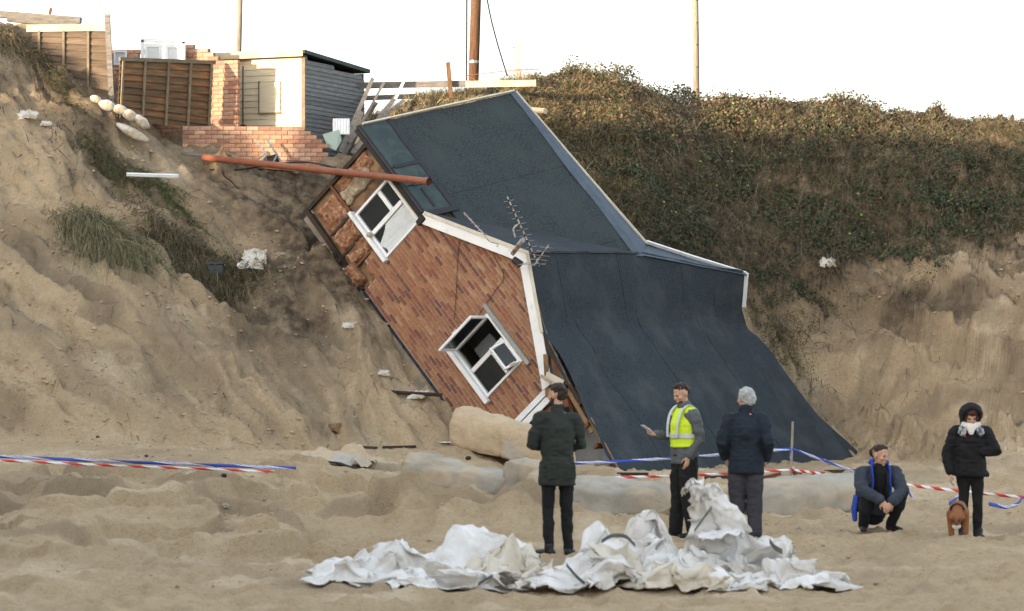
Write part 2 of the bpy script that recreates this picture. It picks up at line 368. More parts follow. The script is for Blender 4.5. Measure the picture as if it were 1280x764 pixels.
def ground_mat():
    m = bpy.data.materials.new('sand'); m.use_nodes = True; n = m.node_tree.nodes; l = m.node_tree.links; b = n['Principled BSDF']
    b.inputs['Roughness'].default_value = .95; b.inputs['Specular IOR Level'].default_value = .15
    at = n.new('ShaderNodeAttribute'); at.attribute_name = 'mask'
    sp = n.new('ShaderNodeSeparateColor'); l.new(at.outputs['Color'], sp.inputs[0])
    tc = n.new('ShaderNodeTexCoord')
    def noise(sc, det=6, ro=.6):
        t = n.new('ShaderNodeTexNoise'); t.inputs['Scale'].default_value = sc; t.inputs['Detail'].default_value = det; t.inputs['Roughness'].default_value = ro
        l.new(tc.outputs['Object'], t.inputs['Vector']); return t.outputs['Fac']
    def mixc(f, A, B, mode='MIX'):
        t = n.new('ShaderNodeMix'); t.data_type = 'RGBA'; t.blend_type = mode; l.new(f, t.inputs[0])
        for k, v in ((6, A), (7, B)):
            if isinstance(v, tuple): t.inputs[k].default_value = (*v, 1)
            else: l.new(v, t.inputs[k])
        return t.outputs[2]
    def mr(o, a, bb, lo=0., hi=1.):
        t = n.new('ShaderNodeMapRange'); t.inputs[1].default_value = a; t.inputs[2].default_value = bb; t.inputs[3].default_value = lo; t.inputs[4].default_value = hi
        l.new(o, t.inputs[0]); return t.outputs[0]
    def mul(a, b_):
        t = n.new('ShaderNodeMath'); t.operation = 'MULTIPLY'; l.new(a, t.inputs[0]); l.new(b_, t.inputs[1]); return t.outputs[0]
    c = mixc(mr(noise(1.2), .35, .68), (.57, .44, .285), (.47, .355, .225))
    c = mixc(sp.outputs[2], c, (.64, .515, .355))
    c = mixc(sp.outputs[1], c, (.34, .265, .18))
    c = mixc(mr(noise(14, 5, .7), .45, .68, 0., .38), c, (.33, .255, .17))
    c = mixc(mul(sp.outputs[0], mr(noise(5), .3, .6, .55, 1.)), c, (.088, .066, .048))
    c = mixc(mr(noise(28, 4), .58, .72, 0., .35), c, (.17, .13, .09))
    l.new(c, b.inputs['Base Color'])
    ad = n.new('ShaderNodeMath'); ad.operation = 'MULTIPLY_ADD'; l.new(noise(9, 6, .65), ad.inputs[0]); ad.inputs[1].default_value = 2.2; l.new(noise(60, 3), ad.inputs[2])
    bp = n.new('ShaderNodeBump'); bp.inputs['Strength'].default_value = 1; bp.inputs['Distance'].default_value = .04
    l.new(ad.outputs[0], bp.inputs['Height']); l.new(bp.outputs[0], b.inputs['Normal'])
    return m
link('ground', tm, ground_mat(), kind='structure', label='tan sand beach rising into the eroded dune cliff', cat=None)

# ------------------------------------------------------------------ the fallen house
M_white = mat('white_upvc', (.78, .80, .82), (.70, .72, .74), rough=.45, scale=3, c3=(.52, .50, .46), s3=6, r3=(.58, .8))
M_cream = mat('cream_trim', (.62, .58, .48), (.5, .46, .38), rough=.6, scale=5)
M_mortar = mat('mortar', (.36, .345, .32), (.27, .255, .235), scale=9, bump=.004, bscale=60)
BR = [(0.302, 0.13, 0.062), (0.325, 0.146, 0.07), (0.347, 0.161, 0.08), (0.246, 0.088, 0.05), (0.314, 0.135, 0.065), (0.168, 0.068, 0.045), (0.358, 0.172, 0.085), (0.28, 0.109, 0.055), (0.336, 0.151, 0.072), (0.392, 0.213, 0.11), (0.291, 0.12, 0.058), (0.213, 0.078, 0.045), (0.336, 0.156, 0.075), (0.314, 0.135, 0.062)]
M_brick = mat('house_brick', BR[0], palette=BR, scale=16, bump=.003, bscale=70, rough=.9)
M_brickj = mat('house_brick_joined', BR[0], palette=BR, island=True, scale=16, bump=.003, bscale=70, rough=.9)
M_dpc = mat('engineering_brick', (.022, .026, .034), (.035, .038, .045), rough=.5, scale=12)
M_conc = mat('concrete', (.27, .235, .185), (.20, .175, .14), scale=5, bump=.01, bscale=25, c3=(.36, .28, .19), s3=3)
M_felt = mat('mineral_felt_green', (.043, .058, .064), (.015, .022, .025), rough=.92, scale=38, bump=.003, bscale=160, ramp=(.38, .6), c3=(.036, .048, .052), s3=1.6, r3=(.45, .7))
M_felt2 = mat('mineral_felt_blue', (.036, .048, .060), (.013, .020, .027), rough=.9, scale=46, bump=.002, bscale=160, ramp=(.38, .6), c3=(.050, .060, .068), s3=1.3, r3=(.48, .75))
M_flash = mat('eaves_felt', (.040, .060, .066), (.030, .046, .052), rough=.85, scale=3, c3=(.05, .07, .075), s3=5)
M_bitu = mat('bitumen', (.008, .010, .014), (.014, .016, .02), rough=.4, scale=8)
M_insul = mat('insulation', (.36, .185, .10), (.24, .11, .06), rough=1, scale=9, bump=.05, bscale=22, c3=(.52, .36, .26), s3=12, r3=(.5, .68))
M_ply = mat('plywood', (.27, .165, .09), (.20, .12, .065), scale=2.5, c3=(.13, .085, .055), s3=4)
M_darkwood = mat('dark_wood', (.06, .042, .03), (.03, .022, .017), scale=8, bump=.01, bscale=30)
M_redwood = mat('stained_wood', (.17, .065, .03), (.10, .04, .02), scale=7, rough=.6)
M_glass = mat('window_glass', (.012, .016, .018), (.02, .025, .028), rough=.07, scale=2, spec=.6)
M_net = mat('net_curtain', (.62, .66, .68), (.5, .54, .56), rough=1, scale=3)
M_siding = mat('grey_siding', (.30, .32, .33), (.22, .24, .25), scale=4)
M_metal = mat('aerial_metal', (.42, .42, .42), (.25, .23, .21), rough=.45, metal=.7, scale=20, c3=(.2, .09, .05), s3=14)
M_black = mat('black_plastic', (.012, .012, .013), (.02, .02, .02), rough=.5)
M_paper = mat('torn_lining', (.42, .36, .27), (.25, .2, .14), scale=6, bump=.02, bscale=12)

house = thing('collapsed_house', 'brick bungalow with dark felt roof toppled down the sand cliff', 'house')
house.matrix_world = H4
HH, HR, HW, HA, HD = 1.976, 1.108, 1.925, 4.05, 3.6
def hpart(mb, name, m, parent=None, **k): return mb.build(name, m, parent or house, **k)
WIN = [(.15, 1.25, .72, 1.70), (-3.05, -2.0, .75, 1.72)]
# mortar wall with the two openings, cut in vertical strips
def wall_top(x): return HH-.02 if x < -HW else HH+HR*(1-abs(x)/HW)-.04
mb = MB(); xs = [-2.3, -2.0, -1.9, -1.0, 0, .15, 1.25, 1.95]
for a, b in zip(xs[:-1], xs[1:]):
    zb = .34 if b <= -1.9 else -.02
    segs = [(zb, None)]
    if b <= -2.0: segs = [(.34, .72)]
    if a == .15: segs = [(-.02, .72), (1.70, None)]
    for z0, z1 in segs:
        za = z1 if z1 is not None else wall_top(a); zc = z1 if z1 is not None else wall_top(b)
        mb.prism([(a, .012, z0), (b, .012, z0), (b, .012, zc), (a, .012, za)], (0, 1, 0), .2)
hpart(mb, 'wall', M_mortar)
# bricks
BL, BHT, JT = .204, .058, .017
PX, PZ = BL+JT, BHT+JT
bm_full = MB().box(-BL/2, BL/2, 0, .09, -BHT/2, BHT/2).mesh('brick', bevel=.004)
bm_full.materials.append(M_brick)
cells = []
nz = int((HH+HR)/PZ)+1
for k in range(nz):
    z = k*PZ+PZ/2; off = (k % 2)*PX/2
    for j in range(-12, 12):
        x0 = j*PX+off+JT/2; x1 = x0+BL
        xl = (-1.9 if z < .32 else (-2.28 if z < .72 else -1.99))+random.uniform(-.05, .03)*(z < .72)
        xr = 1.95
        if x1 < xl+.05 or x0 > xr-.03: continue
        full = True
        if x0 < xl: x0 = xl; full = False
        if x1 > xr: x1 = xr; full = False
        if z+BHT/2 > wall_top((x0+x1)/2)-.01: continue
        if z > 1.9 and x1 < -HW+.1: continue
        parts = [(x0, x1)]
        for (wx0, wx1, wz0, wz1) in WIN:
            if wz0-.03 < z < wz1+.02:
                np_ = []
                for a, b in parts:
                    if b <= wx0 or a >= wx1: np_.append((a, b)); continue
                    if a < wx0-.03: np_.append((a, wx0-.004))
                    if b > wx1+.03: np_.append((wx1+.004, b))
                parts = np_
        for a, b in parts:
            if b-a < .03: continue
            cells.append((a, b, z, b-a > BL-.002))
fulls = [c for c in cells if c[3]]; rest = [c for c in cells if not c[3]]
random.shuffle(fulls); fulls.sort(key=lambda c: -(c[0]+.0*c[2])+random.uniform(0, .6))
for c in fulls[:300]:
    o = link('brick', bm_full, None, house, loc=((c[0]+c[1])/2+random.uniform(-.0015, .0015), random.uniform(-.004, .003), c[2]+random.uniform(-.0015, .0015)))
mb = MB()
for c in fulls[300:]+rest:
    y = random.uniform(-.004, .003); mb.box(c[0], c[1], y, y+.09, c[2]-BHT/2, c[2]+BHT/2)
hpart(mb, 'brickwork', M_brickj, kind='stuff')
# engineering-brick damp course and footing
x = -1.9
dpcm = MB().box(0, BL, -.004, .08, -PZ+.004, -JT+.002).mesh('damp_course_brick', bevel=.004); dpcm.materials.append(M_dpc)
while x < 1.95:
    link('damp_course_brick', dpcm, None, house, loc=(x, random.uniform(-.003, .003), 0)); x += PX
mb = MB(); n = 26
for i in range(n):
    xa = -1.95+i*4.0/n; zb = -.36-.12*random.random(); mb.box(xa, xa+4.0/n-.002, .006, .22, zb, -PZ)
hpart(mb, 'footing', M_conc)
hpart(MB().box(-3.9, 4.0, .25, 7.0, -.3, -.12), 'floor_slab', M_conc)
# hidden walls that close the box
for nm, b in (('end_wall', (-3.95, -3.85, .3, 6.6, -.1, 1.9)), ('rear_wall', (-3.85, 1.9, 6.5, 6.6, -.1, 1.9)), ('inner_wall', (-3.7, 1.9, 2.2, 2.28, -.1, 1.95)), ('side_wall', (1.93, 2.0, 1.4, 6.6, -.1, 2.2))):
    hpart(MB().box(*b), nm, M_siding)
hpart(MB().box(-3.8, 1.9, .3, 6.5, 1.94, 1.97), 'ceiling_board', M_siding)
# exposed timber frame, insulation and lining left of the bricks
def lumpy(name, poly_x0, poly_x1, z0, z1, y0, depth, m, seed, n=(50, 56), amp=.055, skew=0):
    u, v = np.meshgrid(np.linspace(0, 1, n[0]), np.linspace(0, 1, n[1])); u = u.ravel(); v = v.ravel()
    e = .04*fbm(v*5, v*0+seed, 3, seed)
    xx = poly_x0+(poly_x1-poly_x0)*u+e*(1-2*u)+skew*v; zz = z0+(z1-z0)*v+.04*fbm(u*5, u*0+seed*2, 3, seed+5)*(1-2*v)
    edge = np.minimum(np.minimum(u, 1-u), np.minimum(v, 1-v)); yy = y0-depth*np.sqrt(np.clip(edge*6, 0, 1))-amp*(fbm(xx*5, zz*5, 4, seed+9)+.6*ridged(xx*11+zz*4, zz*9, 3, seed+10))*np.clip(edge*8, 0, 1)
    yy = np.where(edge < 1e-6, y0+.02, yy)
    id_ = np.arange(n[0]*n[1]).reshape(n[1], n[0])
    f = np.stack([id_[:-1, :-1].ravel(), id_[:-1, 1:].ravel(), id_[1:, 1:].ravel(), id_[1:, :-1].ravel()], 1)
    vv = np.stack([xx, yy, zz], 1)
    back = vv.copy(); back[:, 1] = y0+.05
    nb = len(vv); f2 = f[:, ::-1]+nb
    return link(name, mesh_np(name, np.concatenate([vv, back]), np.concatenate([f, f2]), smooth=True), m, house)
hpart(MB().prism([(-3.86, .12, .02), (-1.95, .12, -.05), (-1.95, .12, .75), (-2.0, .12, 1.9), (-3.86, .12, 1.75)], (0, 1, 0), .06), 'sheathing_board', M_ply)
lumpy('insulation_batt', -3.72, -3.18, .08, .62, .11, .07, M_insul, 3)
lumpy('insulation_batt', -3.15, -2.72, .03, .66, .11, .08, M_insul, 5)
lumpy('insulation_batt', -2.70, -2.42, .02, .66, .11, .06, M_insul, 8)
lumpy('insulation_batt', -3.80, -3.52, .74, 1.62, .11, .05, M_insul, 12)
lumpy('insulation_batt', -2.46, -2.05, -.30, .12, .06, .16, M_insul, 15, amp=.09)
lumpy('torn_lining', -3.58, -3.30, .70, 1.45, .08, .05, M_paper, 21)
for a, b, w in (((-3.86, .07, .0), (-3.84, .07, 1.72), .07), ((-3.88, .07, .66), (-2.1, .07, .70), .05), ((-3.16, .08, .02), (-3.14, .08, .66), .045), ((-2.71, .08, 0), (-2.69, .08, .64), .045), ((-2.38, .08, .0), (-2.36, .08, .72), .05)):
    hpart(MB().beam(a, b, w, .06, up=(0, 1, 0)), 'timber_stud', M_redwood if w == .05 else M_darkwood)
hpart(MB().beam((-3.9, .05, -.03), (-1.95, .05, -.06), .08, .08, up=(0, 1, 0)), 'sole_plate', M_darkwood)
for i in range(5):
    a = Vector((-2.75+random.uniform(-.3, .5), -.05, -.02)); hpart(MB().beam(a, a+Vector((random.uniform(.1, .5), random.uniform(-.25, 0), random.uniform(-.35, -.05))), .03+.05*random.random(), .02, up=(0, 1, 0)), 'broken_lath', M_darkwood)
# windows
def frame_bars(rect, w, y0, y1):
    x0, x1, z0, z1 = rect
    return MB().box(x0, x1, y0, y1, z0, z0+w).box(x0, x1, y0, y1, z1-w, z1).box(x0, x0+w, y0, y1, z0+w, z1-w).box(x1-w, x1, y0, y1, z0+w, z1-w)
def window(rect, label):
    o = link('window', frame_bars(rect, .048, -.025, .06).mesh('window', bevel=.006), M_white, house, label=label); return o
x0, x1, z0, z1 = WIN[1]
w1 = window(WIN[1], 'closed white window with dark panes and a net curtain'); mid = (x0+x1)/2; tz = z0+.66
hpart(MB().box(mid-.04, mid+.04, -.03, .055, z0+.06, z1-.06), 'mullion', M_white, w1, bevel=.005)
hpart(MB().box(x0+.06, mid-.04, -.03, .055, tz-.04, tz+.04), 'transom', M_white, w1, bevel=.005)
hpart(MB().box(x0-.08, x1+.05, -.10, .05, z0-.075, z0-.004), 'sill', M_white, w1, bevel=.006)
for r in ((x0+.06, mid-.04, z0+.06, tz-.04), (x0+.06, mid-.04, tz+.04, z1-.06), (mid+.04, x1-.06, z0+.06, z1-.06)):
    hpart(MB().box(r[0], r[1], .012, .02, r[2], r[3]), 'pane', M_glass, w1)
hpart(MB().box(x0-.03, x1+.04, -.05, -.028, z1-.0, z1+.03), 'head_trim', M_cream, w1)
# net curtain bunched behind the right pane (seen through it)
n = 40; pts = []
mbc = MB()
for i in range(n+1):
    t = i/n; xx = mid+.05+t*(x1-mid-.11); yy = .004+.004*math.sin(t*50); pts.append((xx, yy))
zb = lambda t: z0+.07+(.30*max(0, 1-t*2.2)**1.0+.03*math.sin(t*9))
v = [(p[0], p[1], z1-.06) for p in pts]+[(p[0], p[1], zb(i/n)) for i, p in enumerate(pts)]
mbc.add(v, [(i, i+1, n+2+i, n+1+i) for i in range(n)])
cur = mbc.build('curtain', M_net, None, label='pale net curtain bunched in the upper window', cat='curtain'); cur.matrix_world = H4
# bird nest like vent knob on the sill
hpart(MB().tube([(mid-.03, -.06, z0-.02), (mid, -.10, z0+.03), (mid+.02, -.07, z0+.09)], [.03, .05, .02], 8), 'broken_vent', M_paper, w1)

x0, x1, z0, z1 = WIN[0]
w2 = window(WIN[0], 'white window hanging open with side casement and top vent swung out'); mid = .70; tz = z0+.60
hpart(MB().box(mid-.04, mid+.04, -.03, .055, z0+.06, z1-.06), 'mullion', M_white, w2, bevel=.005)
hpart(MB().box(mid+.04, x1-.06, -.03, .055, tz-.03, tz+.03), 'transom', M_white, w2, bevel=.005)
hpart(MB().box(x0-.05, x1+.08, -.09, .05, z0-.09, z0-.004), 'sill', M_white, w2, bevel=.006)
hpart(MB().box(mid+.04, x1-.06, .012, .02, z0+.06, tz-.03), 'pane', M_glass, w2)
M_greytrim = mat('grey_lintel', (.34, .34, .33), (.26, .26, .25), scale=8)
hpart(MB().box(x0-.14, x1+.13, -.06, -.008, z1+.03, z1+.10), 'lintel', M_greytrim, w2)
def sash(rect, parent, hinge, axis, ang):
    a0, a1, b0, b1 = rect
    Mx = Matrix.Translation(Vector(hinge)) @ Matrix.Rotation(ang, 4, axis) @ Matrix.Translation(-Vector(hinge))
    s = link('sash', frame_bars(rect, .042, -.025, .025).mesh('sash', bevel=.006), M_white, parent); s.matrix_local = Mx
    p = MB().box(a0+.055, a1-.055, -.005, .005, b0+.055, b1-.055).build('pane', M_glass, parent); p.matrix_local = Mx
    h_ = MB().box(a1-.04, a1-.015, -.055, -.03, (b0+b1)/2-.06, (b0+b1)/2+.06).build('sash_handle', M_cream, parent); h_.matrix_local = Mx
sash((x0+.03, mid-.02, z0+.04, z1-.04), w2, (x0+.03, -.02, 0), 'Z', R(-92))
sash((mid+.04, x1-.02, tz+.02, z1-.03), w2, (0, -.02, z1-.03), 'X', R(-48))
hpart(MB().beam((mid+.04, -.03, tz+.05), (mid+.1, -.26, tz+.14), .015, .012), 'stay', M_metal, w2)
hpart(MB().box(x0+.1, x0+.35, .45, .5, z0+.1, z0+.55), 'interior_panel', M_siding, w2)
# bargeboards with cream trim
def barge(sg, name, m, top, bot, y0, y1, e=0.0, lo=1.0):
    L = HW+.06+e
    line = lambda x, o: HH+HR*(1-abs(x)/HW)+.02-o
    hi = 0
    poly = [(sg*hi, y0, line(hi, top)), (sg*L*lo, y0, line(L*lo, top)), (sg*(L*lo-.03), y0, line(L*lo-.03, bot)), (sg*hi, y0, line(hi, bot))]
    return hpart(MB().prism(poly, (0, 1, 0), y1-y0), name, m, bevel=.004)
barge(-1, 'bargeboard', M_white, .0, .24, -.17, -.14); barge(1, 'bargeboard', M_white, .0, .24, -.172, -.142)
barge(-1, 'barge_trim', M_cream, -.03, .045, -.19, -.173); barge(1, 'barge_trim', M_cream, -.03, .045, -.192, -.175, lo=.62)
barge(1, 'soffit', M_darkwood, .03, .2, -.135, -.01); barge(-1, 'soffit', M_white, .03, .2, -.135, -.01)
# eaves fascia and gutter end on the left
hpart(MB().box(-4.1, -1.98, -.13, -.09, 1.80, 1.975), 'fascia', M_bitu)
hpart(MB().tube([(-4.1, -.16, 1.93), (-2.0, -.16, 1.93)], .035, 8, ref=(0, 1, 0)), 'gutter', M_black)
hpart(MB().box(-1.98, -1.86, -.2, -.1, 1.72, 1.92), 'gutter_stop', M_black, bevel=.02)
hpart(MB().beam((-2.12, -.03, 1.86), (-1.0, -.06, 2.45), .01, .01), 'phone_wire', M_black)

# ---- roof: felt strips, each its own sheet, lapped
def clip(poly, n, c):
    out = []
    for i in range(len(poly)):
        a, b = poly[i], poly[(i+1) % len(poly)]
        da = n[0]*a[0]+n[1]*a[1]-c; db = n[0]*b[0]+n[1]*b[1]-c
        if da <= 0: out.append(a)
        if da*db < 0: t = da/(da-db); out.append((a[0]+(b[0]-a[0])*t, a[1]+(b[1]-a[1])*t))
    return out
def wob(x, y, s=0): return float(.03*vn2(np.array([x*.9+s]), np.array([y*.9]), 5)[0]+.012*vn2(np.array([x*3+s]), np.array([y*3]), 6)[0])
def sheet(name, poly, zf, m, off=0., t=.012, sub=.2, parent=None, wav=1., edge_jit=.0):
    """polygon in (x,y), lifted by zf, subdivided, thick"""
    bm = bmesh.new(); vs = [bm.verts.new((p[0], p[1], 0)) for p in poly]; bm.faces.new(vs)
    xs = [p[0] for p in poly]; ys = [p[1] for p in poly]
    for ax, lo, hi in ((0, min(xs), max(xs)), (1, min(ys), max(ys))):
        k = max(1, int((hi-lo)/sub))
        for i in range(1, k):
            co = [0, 0, 0]; no = [0, 0, 0]; co[ax] = lo+(hi-lo)*i/k; no[ax] = 1
            bmesh.ops.bisect_plane(bm, geom=list(bm.verts)+list(bm.edges)+list(bm.faces), plane_co=co, plane_no=no)
    for v in bm.verts: v.co.z = zf(v.co.x, v.co.y)+off+wav*wob(v.co.x, v.co.y)
    r = bmesh.ops.extrude_face_region(bm, geom=list(bm.faces))
    for e in r['geom']:
        if isinstance(e, bmesh.types.BMVert): e.co.z -= t
    bmesh.ops.recalc_face_normals(bm, faces=bm.faces)
    me = bpy.data.meshes.new(name); bm.to_mesh(me); bm.free()
    for p in me.polygons: p.use_smooth = False
    return link(name, me, m, parent or house)
zmain = lambda x, y: HH+HR*y/HD
zgl = lambda x, y: HH+HR*(1+x/HW)
FX = 1.02
slope = HR/HW
def xs_(y): return min(.60, max(0., (y-HD)/3.16*.64))          # the rear ridge has slewed sideways
def xf_(y): return FX+.022*max(0, y)
ZF = HH+HR*(1-FX/HW)-.02
def zgr(x, y):
    x0 = xs_(y); x1 = xf_(y); zt = HH+HR+.10*max(0., y-HD)/3.2
    up_ = zt+(ZF-zt)*(x-x0)/(x1-x0); lo_ = ZF-math.tan(R(5))*(x-x1)
    t = min(1., max(0., (x-x1+.35)/.80)); t = t*t*(3-2*t); z = up_*(1-t)+lo_*t
    return z-.10*float(sst(2.2, 4.4, x)*sst(5, 0, y))+.03*math.sin(x*1.9+y*.7)*float(sst(1.4, 2.4, x))
# main slope: strips 1 m along x, running eaves to ridge
edges = [-4.07, -3.2, -2.28, -1.36, -.44, .02]
for i in range(5):
    a, b = edges[i], edges[i+1]+.05
    poly = [(a, .42), (b, .42), (b, HD), (a, HD)]
    # keep the side left of the valley: x <= -HW*(1-y/HD)
    poly = clip(poly, (1, -HW/HD), -HW)
    if len(poly) > 2: sheet('roof_felt', poly, zmain, M_felt, off=.006*(i % 2)+.02, wav=.8)
# roof deck below (timber)
hpart(MB().prism([(-4.05, -.08, zmain(0, -.08)-.03), (-1.95, -.08, zmain(0, -.08)-.03), (0, HD, zmain(0, HD)-.03), (-4.05, HD, zmain(0, HD)-.03)], (0, 0, -1), .06), 'roof_deck', M_darkwood)
hpart(MB().prism([(0, -.13, HH+HR-.03), (0, HD, HH+HR-.03), (-HW, -.13, HH-.03)], (0, 0, -1), .05), 'roof_deck', M_darkwood)
hpart(MB().prism([(0, -.13, HH+HR-.06), (0, HD, HH+HR-.06), (FX, HD, zgr(FX, 3)-.09), (FX, -.13, zgr(FX, 0)-.09)], (0, 0, -1), .05), 'roof_deck', M_darkwood)
# eaves strip, smooth felt
es = [(-4.09, -3.05), (-3.03, -2.6), (-2.58, -1.9)]
for i, (a, b) in enumerate(es):
    sheet('eaves_sheet', [(a, -.14), (b, -.14), (b, .50), (a, .50)], zmain, M_flash, off=.034+.004*(i % 2), wav=.3)
def bit(poly): sheet('bitumen_strip', poly, zmain, M_bitu, off=.052, t=.008, wav=.3, sub=.5)
bit([(-4.08, .46), (-3.5, .45), (-1.86, .46), (-1.86, .57), (-3.4, .55), (-4.08, .54)])
bit([(-3.09, -.1), (-3.01, -.1), (-3.0, .47), (-3.08, .47)]); bit([(-2.63, .02), (-2.56, .0), (-2.55, .47), (-2.62, .47)])
bit([(-2.5, .12), (-2.05, .10), (-2.05, .15), (-2.5, .17)]); bit([(-1.99, -.1), (-1.86, -.1), (-1.86, .46), (-1.97, .46)])
# gable left slope (valley triangle)
sheet('roof_felt', clip(clip([(-HW, -.16), (.02, -.16), (.02, HD), (-HW, HD)], (-1, HW/HD), HW), (0, 1), HD), zgl, M_felt2, off=.03, wav=.7)
# ridge pieces and the sliver of the back slopes
M_ridge = mat('ridge_felt', (.075, .10, .135), (.055, .075, .105), rough=.7, scale=6)
zback = lambda x, y: HH+HR-(y-HD)*.10
sheet('ridge_sheet', [(-4.06, HD-.12), (.04, HD-.16), (.10, HD+.02), (-4.06, HD+.02)], lambda x, y: HH+HR*min(y, HD)/HD, M_ridge, off=.045, wav=.5, t=.01)
sheet('ridge_sheet', [(-4.06, HD), (.08, HD), (-.28, HD+.62), (-4.06, HD+.06)], zback, M_ridge, off=.032, wav=.5)
sheet('ridge_sheet', [(.06, HD-.02), (.66, 6.78), (.58, 6.78), (-.28, HD+.6)], lambda x, y: HH+HR+.1*max(0, y-HD)/3.2-.30*max(0, xs_(y)-x), M_ridge, off=.034, wav=.5)
def edge_line(pts, w, t, name, m):
    mb = MB()
    for a, b in zip(pts[:-1], pts[1:]): mb.beam(a, b, w, t)
    return hpart(mb, name, m)
edge_line([(-4.08, HD+.05, HH+HR+.03), (-2, HD+.35, HH+HR), (-.30, HD+.63, HH+HR-.02)], .03, .05, 'rear_trim', M_cream)
edge_line([(-.30, HD+.63, HH+HR+.0), (.12, 5.4, HH+HR+.05), (.60, 6.8, HH+HR+.12)], .04, .06, 'rear_trim', M_white)
edge_line([(.60, 6.8, HH+HR+.13), (1.0, 6.92, zgr(1.0, 6.86)+.02)], .05, .10, 'rear_trim', M_white)
edge_line([(-4.09, -.1, HH+.03), (-4.09, HD, HH+HR+.04)], .03, .04, 'verge_trim', M_cream)
# right slope upper strips (ridge to fold) and lower strips (fold to sand)
ye = [-.16]+[.72+i*1.02 for i in range(6)]+[7.0]
for i in range(len(ye)-1):
    a, b = ye[i], ye[i+1]+.05
    if i == len(ye)-2:
        sheet('roof_felt', [(xs_(a)-.02, a), (xf_(a)+.06, a), (xf_(7.0)+.06, 7.08), (1.0, 6.88), (xs_(6.75)-.02, 6.75)], zgr, M_felt2, off=.027); continue
    sheet('roof_felt', [(xs_(a)-.02, a), (xf_(a)+.06, a), (xf_(b)+.06, b), (xs_(b)-.02, b)]+([(xs_(HD)-.02, HD)] if a < HD < b else []), zgr, M_felt2, off=.02+.007*(i % 2), wav=1.)
def yl(x): return -.12-(x-FX)*.155-.05*math.sin(x*2.1)
def yr(x): return 6.88+(x-1.0)*.32+.15*math.exp(-((x-1.55)/.5)**2)
XE = 4.85
ye2 = [None]+[.95+i*1.04 for i in range(6)]+[None]
for i in range(len(ye2)-1):
    a, b = ye2[i], ye2[i+1]
    xsq = [FX-.02, 1.4, 1.75, 2.2, 2.8, 3.7, XE]
    xa_ = [xf_(0 if a is None else a)-.02]+xsq[1:]; xb_ = [xf_(7.0 if b is None else b)-.02]+xsq[1:]
    L = [(x, yl(x) if a is None else a+(x-FX)*.03) for x in xa_]; Rr = [(x, yr(x) if b is None else b+.05+(x-FX)*.03) for x in xb_]
    if a is None: L = [(x+random.uniform(-.03, .03), y+random.uniform(-.05, .05)) for x, y in L]
    sheet('roof_felt', L+Rr[::-1], zgr, M_felt2, off=.032+.008*(i % 2), wav=2.0)
# deck boards and broken ends under the flat part
sheet('roof_deck', [(FX+.1, .15), (XE-.05, -.3), (XE-.05, 7.7), (FX+.5, 6.7)], zgr, M_darkwood, off=-.03, t=.05, wav=1.)
for k in range(8):
    x = FX+.35+k*.42; y = yl(x)+random.uniform(.02, .12); l_ = random.uniform(.5, 1.0)
    hpart(MB().beam((x, y, zgr(x, 0)-.13), (x+random.uniform(-.05, .05), y+2.4, zgr(x, 1)-.13), .05, .10), 'rafter', M_redwood if k % 3 else M_ply)
hpart(MB().beam((1.05, -.1, 2.34), (2.7, -.33, 2.26), .03, .07), 'edge_board', M_darkwood)
hpart(MB().beam((3.0, -.36, 2.24), (4.4, -.55, 2.12), .03, .06), 'edge_board', M_ply)
M_tornf = mat('torn_felt', (.12, .125, .12), (.06, .065, .065), scale=6, bump=.02, bscale=14, c3=(.2, .19, .17), s3=7)
hpart(MB().prism([(.62, -.13, 2.70), (1.2, -.14, 2.46), (1.9, -.25, 2.36), (2.3, -.3, 2.30), (1.95, -.1, 1.92), (1.5, -.06, 2.12), (1.0, -.06, 2.42)], (0, 1, 0), .03), 'torn_soffit', M_tornf)
for a, b, w, m in (((1.55, -.2, 2.22), (2.1, -.12, 1.72), .09, M_ply), ((1.7, -.18, 2.28), (2.5, -.2, 1.95), .10, M_redwood), ((1.9, -.1, 2.2), (2.7, .1, 1.75), .07, M_redwood), ((1.85, -.25, 2.0), (2.2, -.3, 2.18), .16, M_cream),
                   ((1.2, -.15, 2.3), (1.9, -.16, 1.95), .05, M_darkwood), ((2.3, -.2, 2.15), (3.2, -.35, 2.12), .08, M_ply), ((1.8, -.3, 1.95), (2.05, -.42, 2.08), .05, M_paper)):
    hpart(MB().beam(a, b, w, .025, up=(0, 1, 0)), 'broken_timber', m)
# white corner boards and red-brown jamb
for x, m, w, y in ((1.96, M_white, .10, -.03), (2.10, M_white, .11, -.06), (2.24, M_redwood, .10, 0)):
    hpart(MB().beam((x, y, 0), (x, y, 1.93), w, .03, up=(0, 1, 0)), 'corner_board', m)
# porch siding, boards one by one
for k in range(20):
    z = -.05+k*.105
    if z > 2.05: break
    hpart(MB().add([(2.05, .9, z), (4.9, .9, z), (4.9, .93, z+.1), (2.05, .93, z+.1), (2.05, .96, z), (4.9, .96, z), (4.9, .96, z+.1), (2.05, .96, z+.1)],
                   [(0, 1, 2, 3), (4, 7, 6, 5), (0, 4, 5, 1), (3, 2, 6, 7), (0, 3, 7, 4), (1, 5, 6, 2)]), 'siding_board', M_siding)
